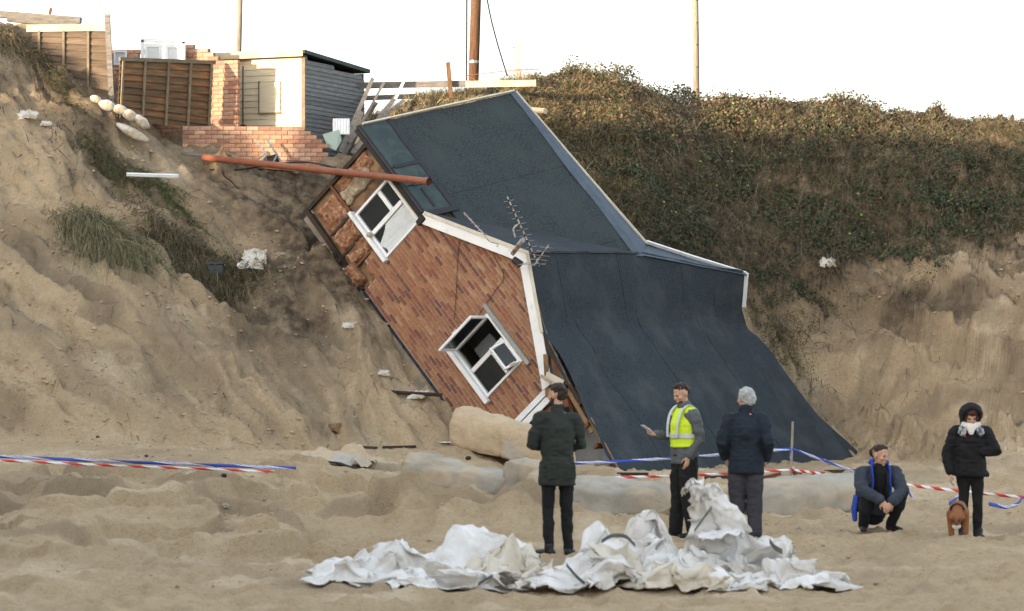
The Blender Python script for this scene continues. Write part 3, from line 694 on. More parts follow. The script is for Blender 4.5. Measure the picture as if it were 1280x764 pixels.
# aerials
def aerial(base, tip, n, el, perp, label, big=False):
    a = Vector(base); b = Vector(tip); o = hpart(MB().beam(a, b, .018, .018), 'aerial', M_metal, label=label)
    for k in range(n):
        p = a+(b-a)*((k+.3)/n); l_ = el*(1-.35*k/n); pv = Vector(perp)*l_/2
        hpart(MB().tube([p-pv, p+pv], .005, 5), 'element', M_metal, o)
        if big: hpart(MB().box(-.018, .018, -.018, .018, -.02, .02, Matrix.Translation(p)), 'clip', M_black, o)
    return o
hi = H4.inverted()
def hp(x, y, Y): return hi @ px(x, y, Y)
pr = (HM.transposed() @ Vector((.97, .1, .2))).normalized()
ae = aerial(hp(674, 333, 48.45), hp(634, 246, 48.7), 12, .26, pr, 'long yagi television aerial across the gable peak', True)
pr2 = (HM.transposed() @ Vector((.98, .1, -.1))).normalized()
ae2 = aerial(hp(668, 331, 48.4), hp(686, 306, 48.5), 5, .34, pr2, 'broken aerial reflector at the gable peak')
ae3 = aerial(hp(606, 294, 48.5), hp(580, 266, 48.9), 6, .10, pr, 'small bent aerial on the left bargeboard')
hpart(MB().tube(curve_pts([hp(606, 294, 48.5), hp(612, 302, 48.4), hp(622, 305, 48.4), hp(621, 309, 48.4)], 10), .009, 6), 'bent_arm', M_metal, ae3)
hpart(MB().tube(curve_pts([hp(644, 297, 48.5), hp(642, 286, 48.5), hp(650, 279, 48.5)], 10), .016, 6), 'bent_arm', M_metal, ae)
hpart(MB().tube([hp(640, 318, 48.6), hp(652, 302, 48.5), hp(656, 297, 48.6)], [.04, .05, .03], 8), 'mast_clamp', M_metal, ae)
hpart(MB().tube(curve_pts([hp(642, 333, 48.6), hp(655, 330, 48.4), hp(668, 331, 48.4)], 10), .010, 6), 'bent_arm', M_metal, ae2)
hpart(MB().tube([hp(642, 324, 48.6), hp(651, 331, 48.55)], [.06, .07], 8), 'junction_box', M_black, ae2)
# cables down the wall
def onwall(x, y, off=-.02):
    r = HM.transposed() @ Vector(((x-640)/FPX, 1, -(y-HOR)/FPX)); c = hi @ Vector((0, 0, CAMH)); t = (off-c.y)/r.y; return c+r*t

for pts in ([(575, 292), (572, 330), (570, 370), (568, 400)], [(609, 298), (620, 325), (630, 346), (618, 365), (602, 388), (580, 420)]):
    hpart(MB().tube(curve_pts([onwall(x, y) for x, y in pts], 24), .006, 5), 'cable', M_black)

# ------------------------------------------------------------------ things on the cliff top
M_fence = mat('fence_board', (.15, .09, .046), (.09, .055, .03), rough=.8, scale=3, stretch=(1, 1, 8), rnd=.22, c3=(.24, .11, .045), s3=1.2, bump=.003, bscale=20)
M_fence2 = mat('fence_board_weathered', (.15, .11, .075), (.09, .065, .045), rough=.85, scale=3, stretch=(1, 1, 8), rnd=.2, bump=.003, bscale=20)
M_batten = mat('fence_batten', (.22, .18, .12), (.14, .115, .08), scale=6, rnd=.1)
M_grey = mat('grey_timber', (.20, .18, .16), (.11, .10, .09), scale=4, stretch=(1, 6, 6), bump=.006, bscale=14, rnd=.15)
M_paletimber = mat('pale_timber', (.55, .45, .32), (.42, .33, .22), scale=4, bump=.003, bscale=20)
M_pole = mat('pole_wood', (.16, .085, .045), (.09, .05, .03), scale=5, stretch=(6, 6, .6), bump=.006, bscale=12)
M_poleg = mat('pole_wood_grey', (.34, .29, .24), (.22, .19, .155), scale=5, stretch=(6, 6, .6), bump=.006, bscale=12)
M_shed = mat('shed_cream', (.60, .53, .38), (.52, .45, .32), scale=4, stretch=(1, 1, 8), rnd=.08, bump=.002, bscale=20)
M_shedside = mat('shed_grey_boards', (.18, .185, .19), (.11, .115, .12), scale=4, stretch=(1, 1, 9), rnd=.18, bump=.003, bscale=20)
M_roofing = mat('shed_roofing', (.06, .08, .075), (.04, .055, .05), scale=5)
RB = [(.42, .22, .14), (.46, .27, .18), (.38, .19, .125), (.44, .25, .16), (.50, .30, .2), (.30, .15, .10), (.40, .24, .17), (.47, .25, .15)]
M_rb = mat('red_brick', RB[0], palette=RB, scale=18, bump=.004, bscale=60, rough=.9)
M_mortar2 = mat('old_mortar', (.20, .17, .145), (.14, .12, .10), scale=9, bump=.004, bscale=60)
M_bag = mat('white_bag', (.56, .54, .50), (.42, .40, .36), scale=5, bump=.008, bscale=18, c3=(.36, .29, .20), s3=4)
M_clay = mat('orange_pipe', (.26, .085, .042), (.19, .062, .034), rough=.5, scale=2, c3=(.22, .1, .055), s3=5)

def plank_panel(name, label, p0, p1, z0a, z1a, z0b, z1b, rows, battens, mboard, topcap=None, lean=0.):
    """lapped fence panel from p0 to p1 (xy), bottoms/tops at either end"""
    p0 = Vector(p0); p1 = Vector(p1); L = (p1-p0).length; ang = math.atan2(p1.y-p0.y, p1.x-p0.x)
    t = thing(name, label, 'fence', (p0.x, p0.y, min(z0a, z0b)), ang, None)
    t.rotation_euler = (lean, 0, ang); zo = min(z0a, z0b)
    lo = lambda s: z0a+(z0b-z0a)*s-zo; hi_ = lambda s: z1a+(z1b-z1a)*s-zo
    for k in range(rows):
        f0 = k/rows; f1 = (k+1)/rows+.25/rows; w = random.uniform(-.004, .004)
        q = []
        for s, f in ((0, f0), (1, f0), (1, min(f1, 1)), (0, min(f1, 1))): q.append((s*L, lo(s)+(hi_(s)-lo(s))*f))
        v = [(q[0][0], -.028+w, q[0][1]), (q[1][0], -.028-w, q[1][1]), (q[2][0], .006, q[2][1]), (q[3][0], .006, q[3][1])]
        v += [(a, b+.012, c) for a, b, c in v]
        MB().add(v, [(0, 1, 2, 3), (4, 7, 6, 5), (0, 4, 5, 1), (3, 2, 6, 7), (0, 3, 7, 4), (1, 5, 6, 2)]).build('board', mboard, t)
    for s in battens:
        MB().beam((s*L, -.045, lo(s)), (s*L, -.045, hi_(s)), .045, .03, up=(0, 1, 0)).build('batten', M_batten, t)
    if topcap: MB().beam((-.03, -.02, hi_(0)+.03), (L+.03, -.02, hi_(1)+.03), .07 if topcap is not True else .05, .07).build('top_rail', M_batten, t)
    return t
def P2(x, Y): return ((x-640)/FPX*Y, Y)
def Zp(y, Y): return CAMH-(y-HOR)/FPX*Y
f1 = plank_panel('lap_fence', 'tall weathered lap fence panel with pale top board, sunlit at its top', P2(40, 54.9), P2(136, 54.7), Zp(120, 54.8), Zp(38, 54.8), Zp(152, 54.7), Zp(39, 54.7), 12, (.1, .42, .74), M_fence2)
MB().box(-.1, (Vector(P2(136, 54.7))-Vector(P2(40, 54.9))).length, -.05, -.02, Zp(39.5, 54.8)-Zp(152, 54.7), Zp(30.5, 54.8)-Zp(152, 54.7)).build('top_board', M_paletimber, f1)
f2 = plank_panel('lap_fence', 'sagging brown lap fence panel against the broken brick wall', P2(146, 53.6), P2(262, 55.5), Zp(148, 53.6), Zp(76, 53.6), Zp(166, 55.5), Zp(80, 55.5), 9, (.02, .25, .5, .74, .97), M_fence, topcap=True, lean=R(4))
o = MB().beam(px(140, 132, 54.6), px(134, 18, 54.6), .10, .10).build('fence_post', M_grey, None, label='grey square post between the two lap fence panels', cat='post')
# stacked dark timbers on the left crest
g = 'old timbers on the crest'
MB().beam(px(-25, 16, 55.4), px(101, 26, 55.2), .16, .13).build('timber_beam', M_grey, None, label='upper dark weathered beam lying on the left crest', cat='timber', group=g)
MB().beam(px(10, 24, 55.35), px(98, 32, 55.15), .14, .10).build('timber_beam', M_grey, None, label='lower dark weathered beam lying under another on the left crest', cat='timber', group=g)
MB().beam(px(62, 18, 55.4), px(64, 10, 55.4), .05, .05).build('timber_stub', M_redwood, None, label='small reddish wooden stub standing on the crest beams', cat='timber')
# brick ruins
RP, RZ = .225, .083
rbm = MB().box(-.1065, .1065, -.05, .05, -.036, .036).mesh('brick', bevel=.005); rbm.materials.append(M_rb)
rhm = MB().box(-.05, .05, -.05, .05, -.036, .036).mesh('brick', bevel=.005); rhm.materials.append(M_rb)
def brick_wall(name, label, p0, p1, z0, topf, botf=None):
    p0 = Vector(p0); p1 = Vector(p1); L = (p1-p0).length; ang = math.atan2(p1.y-p0.y, p1.x-p0.x)
    t = thing(name, label, 'wall', (p0.x, p0.y, z0), ang); mbm = MB(); k = 0
    while True:
        z = k*RZ; any_ = False
        j = 0; x = 0 if k % 2 == 0 else -RP/2
        while x < L-.02:
            a = max(x, 0); b = min(x+RP, L); c = (a+b)/2
            if z0+z+RZ*.6 < topf(c/L) and (botf is None or z0+z > botf(c/L)):
                any_ = True; half = (b-a) < .18
                if b-a > .07:
                    link('brick', rhm if half else rbm, None, t, loc=(c, random.uniform(-.006, .006), z+RZ/2), rot=(0, 0, random.uniform(-.015, .015)))
                    mbm.box(a, b, -.042, .045, z, z+RZ)
            x += RP
        k += 1
        if not any_ and k > 3 or k > 60: break
    mbm.build('mortar', M_mortar2, t)
    return t
YW = 55.0
def lowtop(s):
    x = 228+s*194
    if x < 384: return Zp(160, YW)
    return Zp(160+min(5, int((x-384)/7.5)+1)*7.0, YW)
brick_wall('garden_wall', 'low red brick wall below the cream shed, its right end stepped', P2(228, 54.9), P2(422, 55.1), Zp(212, YW), lowtop)
brick_wall('brick_pier', 'tall broken red brick pier beside the cream shed', P2(236, 56.0), P2(298, 55.6), Zp(212, 55.3), lambda s: Zp(74, 55.3) if s > .6 else Zp(62-6*(s < .35), 55.3))
brick_wall('ruined_brick_wall', 'ruined red brick wall holding the white door frame behind the fence', P2(140, 56.4), P2(262, 56.1), Zp(170, 55.8), lambda s: Zp(58, 55.8) if s < .30 or .30 <= s < .72 and False else (Zp(62, 55.8) if s < .30 else (Zp(82, 55.8) if s < .73 else Zp(54+10*max(0, s-.85)*4, 55.8))))
# white double door frame and small window in the ruin
fr = thing('door_frame', 'white glazed double door standing in the ruined brick wall', 'door', (0, 55.7, 0))
a = px(178, 50, 55.68); b = px(229, 52, 55.64); zb = Zp(120, 55.7)
mbd = MB().beam((a.x, 0, zb), (a.x, 0, a.z), .06, .06, up=(0, 1, 0)).beam((b.x, 0, zb), (b.x, 0, b.z), .06, .06, up=(0, 1, 0)).beam((a.x-.03, 0, a.z), (b.x+.03, 0, b.z), .08, .06, up=(0, 1, 0))
mbd.build('frame', M_white, fr)
for i in (0, 1):
    xa = a.x+.04+i*(b.x-a.x)/2; xb = xa+(b.x-a.x)/2-.06; zt = a.z-.07-i*.01
    lf = MB().box(xa, xa+.06, -.02, .02, zb, zt).box(xb-.06, xb, -.02, .02, zb, zt).box(xa+.06, xb-.06, -.02, .02, zt-.07, zt).box(xa+.06, xb-.06, -.02, .02, zb, zb+.2).build('door_leaf', M_white, fr)
    MB().box(xa+.06, xb-.06, -.004, .004, zb+.2, zt-.07).build('pane', mat('pale_glass', (.55, .6, .62), (.5, .55, .58), rough=.15), lf)
sw = thing('window_frame', 'small white window frame at the left of the ruined wall', 'window', px(150, 75, 55.75))
frame_bars((-.12, .13, -.1, .18), .035, -.03, .03).build('frame', M_white, sw); MB().box(-.085, .095, -.004, .004, -.065, .145).build('pane', MATS['pale_glass'], sw)
# shed
sc = Vector((-4.09, 56.0, 0)); ex = Vector((.387, .922, 0)); ef = Vector((-.922, .387, 0))
ang = math.atan2(-ef.y, -ef.x)
shed = thing('garden_shed', 'cream fronted wooden shed with grey boarded side on the cliff top', 'shed', (sc.x, sc.y, 5.55), ang)
# local: -x along front to the left, +y back along the side, z up
SL, SD, SZ, SZB = 1.98, 2.7, 2.33, 2.20
nb = 19
for k in range(nb):
    z = k*SZ/nb; MB().add([(-SL, -.012, z), (0, -.012, z), (0, .004, z+SZ/nb), (-SL, .004, z+SZ/nb), (-SL, .012, z), (0, .012, z), (0, .012, z+SZ/nb), (-SL, .012, z+SZ/nb)],
        [(0, 1, 2, 3), (4, 7, 6, 5), (0, 4, 5, 1), (3, 2, 6, 7), (0, 3, 7, 4), (1, 5, 6, 2)]).build('front_board', M_shed, shed)
nb = 27
for k in range(nb):
    z = k*(SZ)/nb; z1 = z+SZ/nb; yb = SD if z1 < SZB-.05 else max(.1, SD*(SZ-z1)/(SZ-SZB+.05))
    MB().add([(.022, .012, z), (.022, yb, z), (.006, yb, z1), (.006, .012, z1), (-.006, .012, z), (-.006, yb, z), (-.006, yb, z1), (-.006, .012, z1)],
        [(0, 1, 2, 3), (4, 7, 6, 5), (0, 4, 5, 1), (3, 2, 6, 7), (0, 3, 7, 4), (1, 5, 6, 2)]).build('side_board', M_shedside, shed)
MB().box(-SL-.02, -.0, SD-.03, SD, 0, SZB).build('back_board', M_shedside, shed)
MB().box(-SL-.02, -SL, 0, SD, 0, SZB).build('far_side', M_shedside, shed)
MB().box(-.05, .03, -.03, -.013, 0, SZ).build('corner_trim', M_batten, shed)
MB().add([(-SL-.6, -.16, SZ+.03), (.09, -.16, SZ+.03), (.09, SD+.12, SZB+.02), (-SL-.6, SD+.12, SZB+.02), (-SL-.6, -.16, SZ+.10), (.09, -.16, SZ+.10), (.09, SD+.12, SZB+.10), (-SL-.6, SD+.12, SZB+.10)],
         [(0, 1, 2, 3), (4, 7, 6, 5), (0, 4, 5, 1), (3, 2, 6, 7), (0, 3, 7, 4), (1, 5, 6, 2)]).build('roof', M_roofing, shed)
MB().box(-SL-.55, .05, -.175, -.162, SZ-.03, SZ+.11).build('fascia', M_paletimber, shed)
MB().box(-1.36, -1.345, -.03, -.013, .5, SZ-.16).build('door_edge', M_darkwood, shed)
hb = MB().box(-.98, -.52, -.035, -.013, 1.23, 1.83).build('hatch', M_shed, shed)
for b_ in ((-1.0, -.975, -.05, -.013, 1.21, 1.85), (-1.0, -.50, -.05, -.036, 1.20, 1.225)): MB().box(*b_).build('hatch_frame', M_batten, shed)
MB().box(-1.42, -1.28, -.04, -.02, .98, 1.01).build('hasp', M_metal, shed); MB().box(-1.34, -1.28, -.07, -.041, .90, .99).build('padlock', M_black, shed)
# rail fence behind
g = 'rails of the clifftop fence'
MB().beam(px(450, 107, 58.2), px(588, 104.5, 58.0), .05, .13).build('fence_rail', M_grey, None, label='grey upper fence rail running from the shed to the tall post', cat='rail')
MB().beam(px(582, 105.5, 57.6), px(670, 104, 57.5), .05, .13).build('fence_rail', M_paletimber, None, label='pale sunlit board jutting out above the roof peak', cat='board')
MB().beam(px(450, 123, 58.2), px(525, 120, 58.1), .05, .10).build('fence_rail', M_grey, None, label='grey lower fence rail beside the shed', cat='rail')
MB().beam(px(565, 135, 57.9), px(560, 78, 57.9), .09, .09).build('fence_post', M_pole, None, label='short leaning wooden post rising above the rail fence', cat='post')
MB().tube([px(655, 137, 57), px(682, 139, 56.6)], .06, 10).build('timber_log', M_paletimber, None, label='pale round log end sticking out behind the roof peak', cat='log')
# poles
def pole(x0, x1, ytop, ybot, Y, w, m, label, extra=6):
    a = px(x0, ybot+12, Y); b = px(x1, ytop, Y); d = (b-a).normalized()
    t = thing('utility_pole', label, 'pole', a); L = (b-a).length+extra
    MB().tube([Vector((0, 0, 0)), d*L*.5, d*L], [w/2, w/2*.96, w/2*.9], 14).build('shaft', m, t, smooth=True); return t, d
t1, d_ = pole(298, 300, 0, 70, 66, .13, M_poleg, 'thin grey pole rising behind the shed')
t2, d_ = pole(591, 595, 0, 118, 63, .235, M_pole, 'brown wooden utility pole rising behind the house roof')
MB().tube([(-.14, -.02, 0), (-.12, -.02, 6)], .02, 6).build('conduit', M_black, t2); MB().tube([Vector((.02, 0, .9)), Vector((.02, 0, .96))], .125, 12).build('band', M_metal, t2)
t3, d_ = pole(871, 869, 0, 162, 64, .16, M_poleg, 'pale utility pole rising above the bramble hedge')
for k in range(7): MB().box(-.01, .012, -.115, -.07, .6+k*.5, .63+k*.5).build('step_nail', M_black, t3)
cpost = thing('concrete_post', 'short pale concrete post with bolts behind the bramble hedge', 'post', px(648, 110, 62))
MB().box(-.08, .08, -.06, .06, -.3, px(648, 52, 62).z-px(648, 110, 62).z).build('shaft', mat('post_concrete', (.42, .40, .36), (.34, .32, .28), scale=6), cpost)
for k in range(4): MB().tube([(-.12, 0, .28+k*.2), (-.08, 0, .28+k*.2)], .018, 6).build('bolt', M_metal, cpost)
MB().tube(curve_pts([px(600, -60, 62), px(610, 5, 61), px(620, 48, 60.5), px(634, 95, 60)], 16), .018, 6).build('stay_wire', M_black, None, label='dark stay wire slanting down beside the brown pole', cat='wire')
MB().tube(curve_pts([px(580, 95, 60), px(640, 88, 60), px(690, 86, 60)], 12), .01, 5).build('red_wire', M_clay, None, label='thin red wire looping over the bramble top', cat='wire')
# broken boards beside the shed
bl = [((425, 190), (466, 98), .08), ((432, 192), (480, 103), .05), ((440, 192), (497, 118), .09), ((436, 178), (470, 128), .10), ((452, 168), (505, 125), .06), ((428, 196), (452, 140), .09), ((446, 186), (484, 134), .07), ((470, 128), (440, 190), .06)]
lab = ['long grey board leaning steeply against the shed side', 'thin grey lath leaning beside the shed', 'broad grey board sloping out from the shed heap', 'short dark board in the heap beside the shed', 'thin board crossing the heap towards the dry grass', 'dark board at the foot of the shed side', 'grey board lying across the shed heap', 'narrow board lying the other way in the shed heap']
for (a, b, w), l_ in zip(bl, lab):
    MB().beam(px(*a, 55.3+random.uniform(0, .5)), px(*b, 56.2+random.uniform(0, .8)), w, .02, up=(.2, -1, .2)).build('broken_board', M_grey, None, label=l_, cat='board', group='broken boards beside the shed')
MB().beam(px(494, 124, 56.4), px(508, 95, 56.6), .05, .02, up=(0, -1, 0)).build('plastic_strip', M_white, None, label='white plastic strip sticking up from the board heap', cat='strip')
mbx = MB()
a = px(416, 168, 55.4); 
for k in range(6): mbx.add([a+Vector((k*.055, 0, 0)), a+Vector((k*.055+.0275, -.02, 0)), a+Vector((k*.055+.0275, -.0, .31)), a+Vector((k*.055, .02, .31)), a+Vector((k*.055+.055, 0, 0)), a+Vector((k*.055+.055, .02, .31))], [(0, 1, 2, 3), (1, 4, 5, 2)])
mbx.build('corrugated_sheet', M_white, None, label='small white corrugated sheet propped against the shed', cat='sheet')
MB().prism([px(403, 168, 55.1), px(424, 162, 55.2), px(427, 176, 55.2), px(420, 188, 55.1), px(410, 184, 55.1)], (0, 1, 0), .02).build('green_board', mat('pale_green_board', (.34, .42, .36), (.3, .37, .32), rough=.6), None, label='pale green board scrap at the stepped end of the brick wall', cat='board')
# clay drain pipe, cable, broken chair
pp = thing('drain_pipe', 'long orange drain pipe jutting out over the collapsed slope', 'pipe', px(258, 198, 54.3))
A = px(255, 197, 54.0)-pp.location; B = px(536, 227, 49.2)-pp.location
MB().tube([A, A.lerp(B, .5), B], [.062, .062, .062], 16, cap=False).build('barrel', M_clay, pp, smooth=True)
MB().tube([A.lerp(B, .985), B+(B-A).normalized()*.01], [.07, .07], 16, cap=False).build('collar', M_clay, pp, smooth=True)
MB().tube([B-(B-A).normalized()*.4, B-(B-A).normalized()*.02], [.055, .055], 16).build('dark_bore', M_black, pp)
MB().tube(curve_pts([px(262, 212, 53.9), px(300, 212, 53.6), px(345, 205, 53.3), px(385, 203, 53.0), px(420, 210, 52.8)], 24), .018, 6).build('loose_cable', M_black, None, label='black cable draped over the orange pipe', cat='cable')
MB().tube(curve_pts([px(278, 200, 54.1), px(279, 218, 53.5), px(288, 226, 53.2), px(298, 236, 53)], 16), .014, 6).build('hanging_cable', M_black, None, label='short black cable hanging down the sand below the pipe', cat='cable')
ch = thing('broken_chair', 'upturned broken chair with grey legs against the low brick wall', 'chair', px(335, 205, 54.6))
for a, b in (((318, 174), (334, 193)), ((333, 173), (352, 203)), ((334, 192), (322, 204)), ((347, 192), (340, 206))):
    MB().beam(px(*a, 54.5)-ch.location, px(*b, 54.55)-ch.location, .035, .03, up=(0, 1, 0)).build('leg', M_siding, ch)
MB().prism([px(333, 196, 54.6)-ch.location, px(346, 192, 54.6)-ch.location, px(350, 204, 54.6)-ch.location, px(336, 206, 54.6)-ch.location], (0, 1, 0), .04).build('seat', M_black, ch)
# loose planks at the wall foot and in the slip
for a, b, w, l_, m in (((228, 192, 54.2), (285, 199, 54), .12, 'grey plank lying at the foot of the fence panel', M_grey), ((158, 218, 52.4), (223, 220, 52.6), .07, 'white strip of wood lying on the sand slope', M_white), ((480, 490, 49.6), (553, 494, 49.6), .06, 'short dark plank poking out under the house footing', M_darkwood),
                       ((300, 205, 54.3), (420, 214, 53.4), .22, 'brown plank resting under the orange pipe', M_ply)):
    MB().beam(px(*a), px(*b), w, .05, up=(0, -.4, 1)).build('loose_plank', m, None, label=l_, cat='plank')
# sandbags on the slope
def sack(p, L, r, ang, label, seed, tilt=0., group='white bags on the slope'):
    n, k = 18, 14; v = []
    for i in range(n+1):
        t = i/n; w = (math.sin(PI*min(max(t, .03), .97)))**.45; 
        for j in range(k):
            a = 2*PI*j/k; rr = r*w*(1+.12*float(vn2(np.array([t*5.+seed]), np.array([j*.8]), seed)[0])); v.append(((t-.5)*L, rr*math.cos(a), max(-.75*r, rr*math.sin(a)*.8)))
    f = [(i*k+j, i*k+(j+1) % k, (i+1)*k+(j+1) % k, (i+1)*k+j) for i in range(n) for j in range(k)]+[tuple(range(k))[::-1], tuple(range(n*k, n*k+k))]
    return MB().add(v, f).build('sandbag', M_bag, None, smooth=True, label=label, cat='sandbag', group=group, loc=p, rot=(0, tilt, ang))
for (x, y, L, r, ti, l_) in ((120, 124, .22, .09, .35, 'smallest white sandbag, at the upper end of the row below the fence'), (134, 132, .34, .13, .4, 'white sandbag next to the smallest one in the row below the fence'), (150, 137, .30, .12, .25, 'white sandbag in the middle of the row below the fence'),
                           (162, 144, .32, .13, .5, 'white sandbag next to the lowest one in the row below the fence'), (177, 152, .36, .12, .7, 'lowest white sandbag at the lower end of the row below the fence'), (166, 166, .70, .12, .5, 'long thin white sandbag lying below the row of bags')):
    sack(px(x, y, 53.5), L, r, R(-8), l_, int(x), ti)
def crumple_patch(p, sx, sy, h, seed, label, cat, m, rot=0, tilt=0, name='plastic_scrap', n=22):
    u, v = np.meshgrid(np.linspace(-1, 1, n), np.linspace(-1, 1, n)); u = u.ravel(); v = v.ravel()
    rr = 1+.35*fbm(np.arctan2(v, u)*1.2+seed, u*0+seed, 3, seed)
    z = h*(1-np.clip(np.maximum(abs(u), abs(v)), 0, 1)**2)*.6+h*.8*np.abs(fbm(u*2+seed, v*2, 3, seed+1))+.01
    id_ = np.arange(n*n).reshape(n, n); f = np.stack([id_[:-1, :-1].ravel(), id_[:-1, 1:].ravel(), id_[1:, 1:].ravel(), id_[1:, :-1].ravel()], 1)
    vv = np.stack([u*sx*rr+.2*sx*fbm(u*2, v*2, 2, seed+3), v*sy*rr, z], 1)
    return link(name, mesh_np(name, vv, f, smooth=True), m, None, label=label, cat=cat, loc=p, rot=(tilt, 0, rot))
def slope_pt(x, y, Y0=44, Y1=62, lift=.0):
    """first place where the line of sight of pixel x,y meets the ground"""
    ys = np.arange(Y0, Y1, .02); xs = (x-640)/FPX*ys; zs = CAMH-(y-HOR)/FPX*ys
    hz = terrain(xs, ys)[0]; i = int(np.argmax(hz > zs))
    if not (hz > zs).any(): i = len(ys)-1
    return Vector((xs[i], ys[i], hz[i]+lift))
for x, y, sx, sy, h, l_, m in ((36, 146, .2, .15, .1, 'crumpled white plastic caught in roots high on the left bank', M_bag), (58, 156, .09, .08, .06, 'small white scrap beside the plastic caught in roots', M_bag),
                              (317, 325, .22, .3, .06, 'white netting scrap below the tussock on the slope', M_bag), (437, 412, .13, .08, .06, 'white rag on the sand beside the house footing', M_bag),
                              (478, 468, .12, .08, .04, 'thin white scrap midway down the slope', M_bag), (520, 496, .17, .12, .06, 'white scrap by the foot of the slope', M_bag), (82, 315, .04, .04, .03, 'tiny white pebble-like scrap on the open sand slope', M_bag),
                              (1034, 335, .16, .14, .16, 'white bag snagged in the brambles on the right cliff', M_bag), (556, 555, .12, .1, .02, 'small white strip on the sand near the house corner', M_white)):
    crumple_patch(slope_pt(x, y), sx, sy, h, int(x), l_, 'scrap', m, tilt=R(35) if y < 520 else 0)
p = slope_pt(270, 350); bk = thing('black_bucket', 'dark plastic crate stuck under the tussock on the slope', 'crate', p)
MB().box(-.14, .14, -.12, .12, -.05, .24).build('shell', mat('dark_crate', (.05, .06, .07), (.035, .042, .05), rough=.5), bk, bevel=.02)
MB().box(-.155, .155, -.135, .135, .24, .27).build('rim', MATS['dark_crate'], bk, bevel=.008)
p = slope_pt(418, 540); MB().tube([p+Vector((-.14, .1, .06)), p+Vector((.08, -.12, .06))], [.06, .085], 10).build('log_stub', M_ply, None, label='short brown log stub at the foot of the sand slope', cat='log')

# ------------------------------------------------------------------ vegetation
M_leaf = mat('bramble_leaf', (.05, .07, .03), attr='col', rough=.6, scale=3, spec=.25)
M_blade = mat('grass_blade', (.2, .16, .09), attr='col', rough=.8, scale=3, spec=.2)
M_stem = mat('bramble_stem', (.12, .09, .06), attr='col', rough=.8, scale=3)
def surf(x, y):
    z = terrain(x, y)[0]; e = .06
    zx = (terrain(x+e, y)[0]-terrain(x-e, y)[0])/(2*e); zy = (terrain(x, y+e)[0]-terrain(x, y-e)[0])/(2*e)
    n = np.stack([-zx, -zy, np.ones_like(x)], 1); n /= np.linalg.norm(n, axis=1)[:, None]
    return np.stack([x, y, z], 1), n
def pick(pal, n, var=.25):
    pal = np.array(pal); c = pal[RS.randint(0, len(pal), n)]; return c*(1+var*(RS.rand(n, 1)*2-1))
def leaves(name, pos, nrm, size, cols, **k):
    n = len(pos); a = RS.randn(n, 3)*.6+nrm*.8+np.array([0, -.25, .25]); a /= np.linalg.norm(a, axis=1)[:, None]
    t = np.cross(a, RS.randn(n, 3)); t /= np.linalg.norm(t, axis=1)[:, None]; b = np.cross(a, t)
    s = size[:, None]; tip = pos+t*s; bs = pos-t*s*.8; l_ = pos+b*s*.62-a*s*.22; r_ = pos-b*s*.62-a*s*.22
    v = np.stack([bs, r_, tip, l_], 1).reshape(-1, 3); f = np.arange(4*n).reshape(n, 4)
    return link(name, mesh_np(name, v, f, cols=np.repeat(cols, 4, 0)), M_leaf, **k)
def blades(name, root, dirv, length, width, droop, cols, segs=4, **k):
    n = len(root); side = np.cross(dirv, RS.randn(n, 3)); side /= np.linalg.norm(side, axis=1)[:, None]
    V = []
    for i in range(segs+1):
        t = i/segs; c = root+dirv*(length*t)[:, None]; c[:, 2] -= droop*length*t*t
        w = (width*(1-t*.92))[:, None]; V.append(c-side*w); V.append(c+side*w)
    V = np.stack(V, 1); m = 2*(segs+1); base = (np.arange(n)*m)[:, None]
    q = np.concatenate([np.stack([base[:, 0]+2*i, base[:, 0]+2*i+1, base[:, 0]+2*i+3, base[:, 0]+2*i+2], 1) for i in range(segs)])
    return link(name, mesh_np(name, V.reshape(-1, 3), q, cols=np.repeat(cols, m, 0)), M_blade, **k)
def stems(name, pts, rad, cols, **k):
    """pts (N,K,3)"""
    n, K, _ = pts.shape; V = []
    off = np.array([[1, 0, 0], [-.5, .87, .3], [-.5, -.87, -.3]])
    for i in range(K):
        for o_ in off: V.append(pts[:, i]+o_*(rad*(1-.7*i/(K-1)))[:, None])
    V = np.stack(V, 1); m = 3*K; base = np.arange(n)*m
    q = np.concatenate([np.stack([base+3*i+j, base+3*i+(j+1) % 3, base+3*i+3+(j+1) % 3, base+3*i+3+j], 1) for i in range(K-1) for j in range(3)])
    return link(name, mesh_np(name, V.reshape(-1, 3), q, cols=np.repeat(cols, m, 0)), M_stem, **k)
# ---- lower limit of the thicket on the right dune, as height above the beach for each X
VX = [-2.6, -1.2, .6, 1.6, 3.0, 4.6, 5.2, 6.2, 7.0, 8.0, 9.0, 10, 14]
VZ = [6.6, 6.4, 6.0, 5.2, 3.8, 3.4, 2.9, 3.3, 3.9, 4.1, 4.3, 4.5, 4.6]
def region(n, xa, xb, ya, yb, jit=1.0, off=0):
    x = RS.uniform(xa, xb, n); y = RS.uniform(ya, yb, n); P, N = surf(x, y)
    k = P[:, 2] > np.interp(x, VX, VZ)+off+jit*fbm(x*1.1, y*1.1+P[:, 2], 3, 201); return P[k], N[k]
def lump(P): return np.clip(.5+.9*fbm(P[:, 0]*.9, P[:, 1]*.9+P[:, 2]*.6, 4, 211), 0, 1.3)
P, N = region(270000, -.5, 13.5, 54.5, 62.0)
th = lump(P)*np.interp(P[:, 0], [-.5, 1, 2, 4, 12], [.10, .32, .5, .42, .34])*np.interp(P[:, 1], [54.5, 58, 62], [.8, 1, 1])
h = th*RS.rand(len(P))**.6
pos = P+N*h[:, None]*.75+np.array([0, 0, 1])*h[:, None]*.45
dens = sst(-.35, .25, fbm(P[:, 0]*1.3, P[:, 2]*1.6+P[:, 1], 3, 221))
k = RS.rand(len(P)) < .22+.78*dens*np.interp(P[:, 0], [-.5, .6, 2.2], [.15, .6, 1]); pos = pos[k]; N1 = N[k]; P1 = P[k]
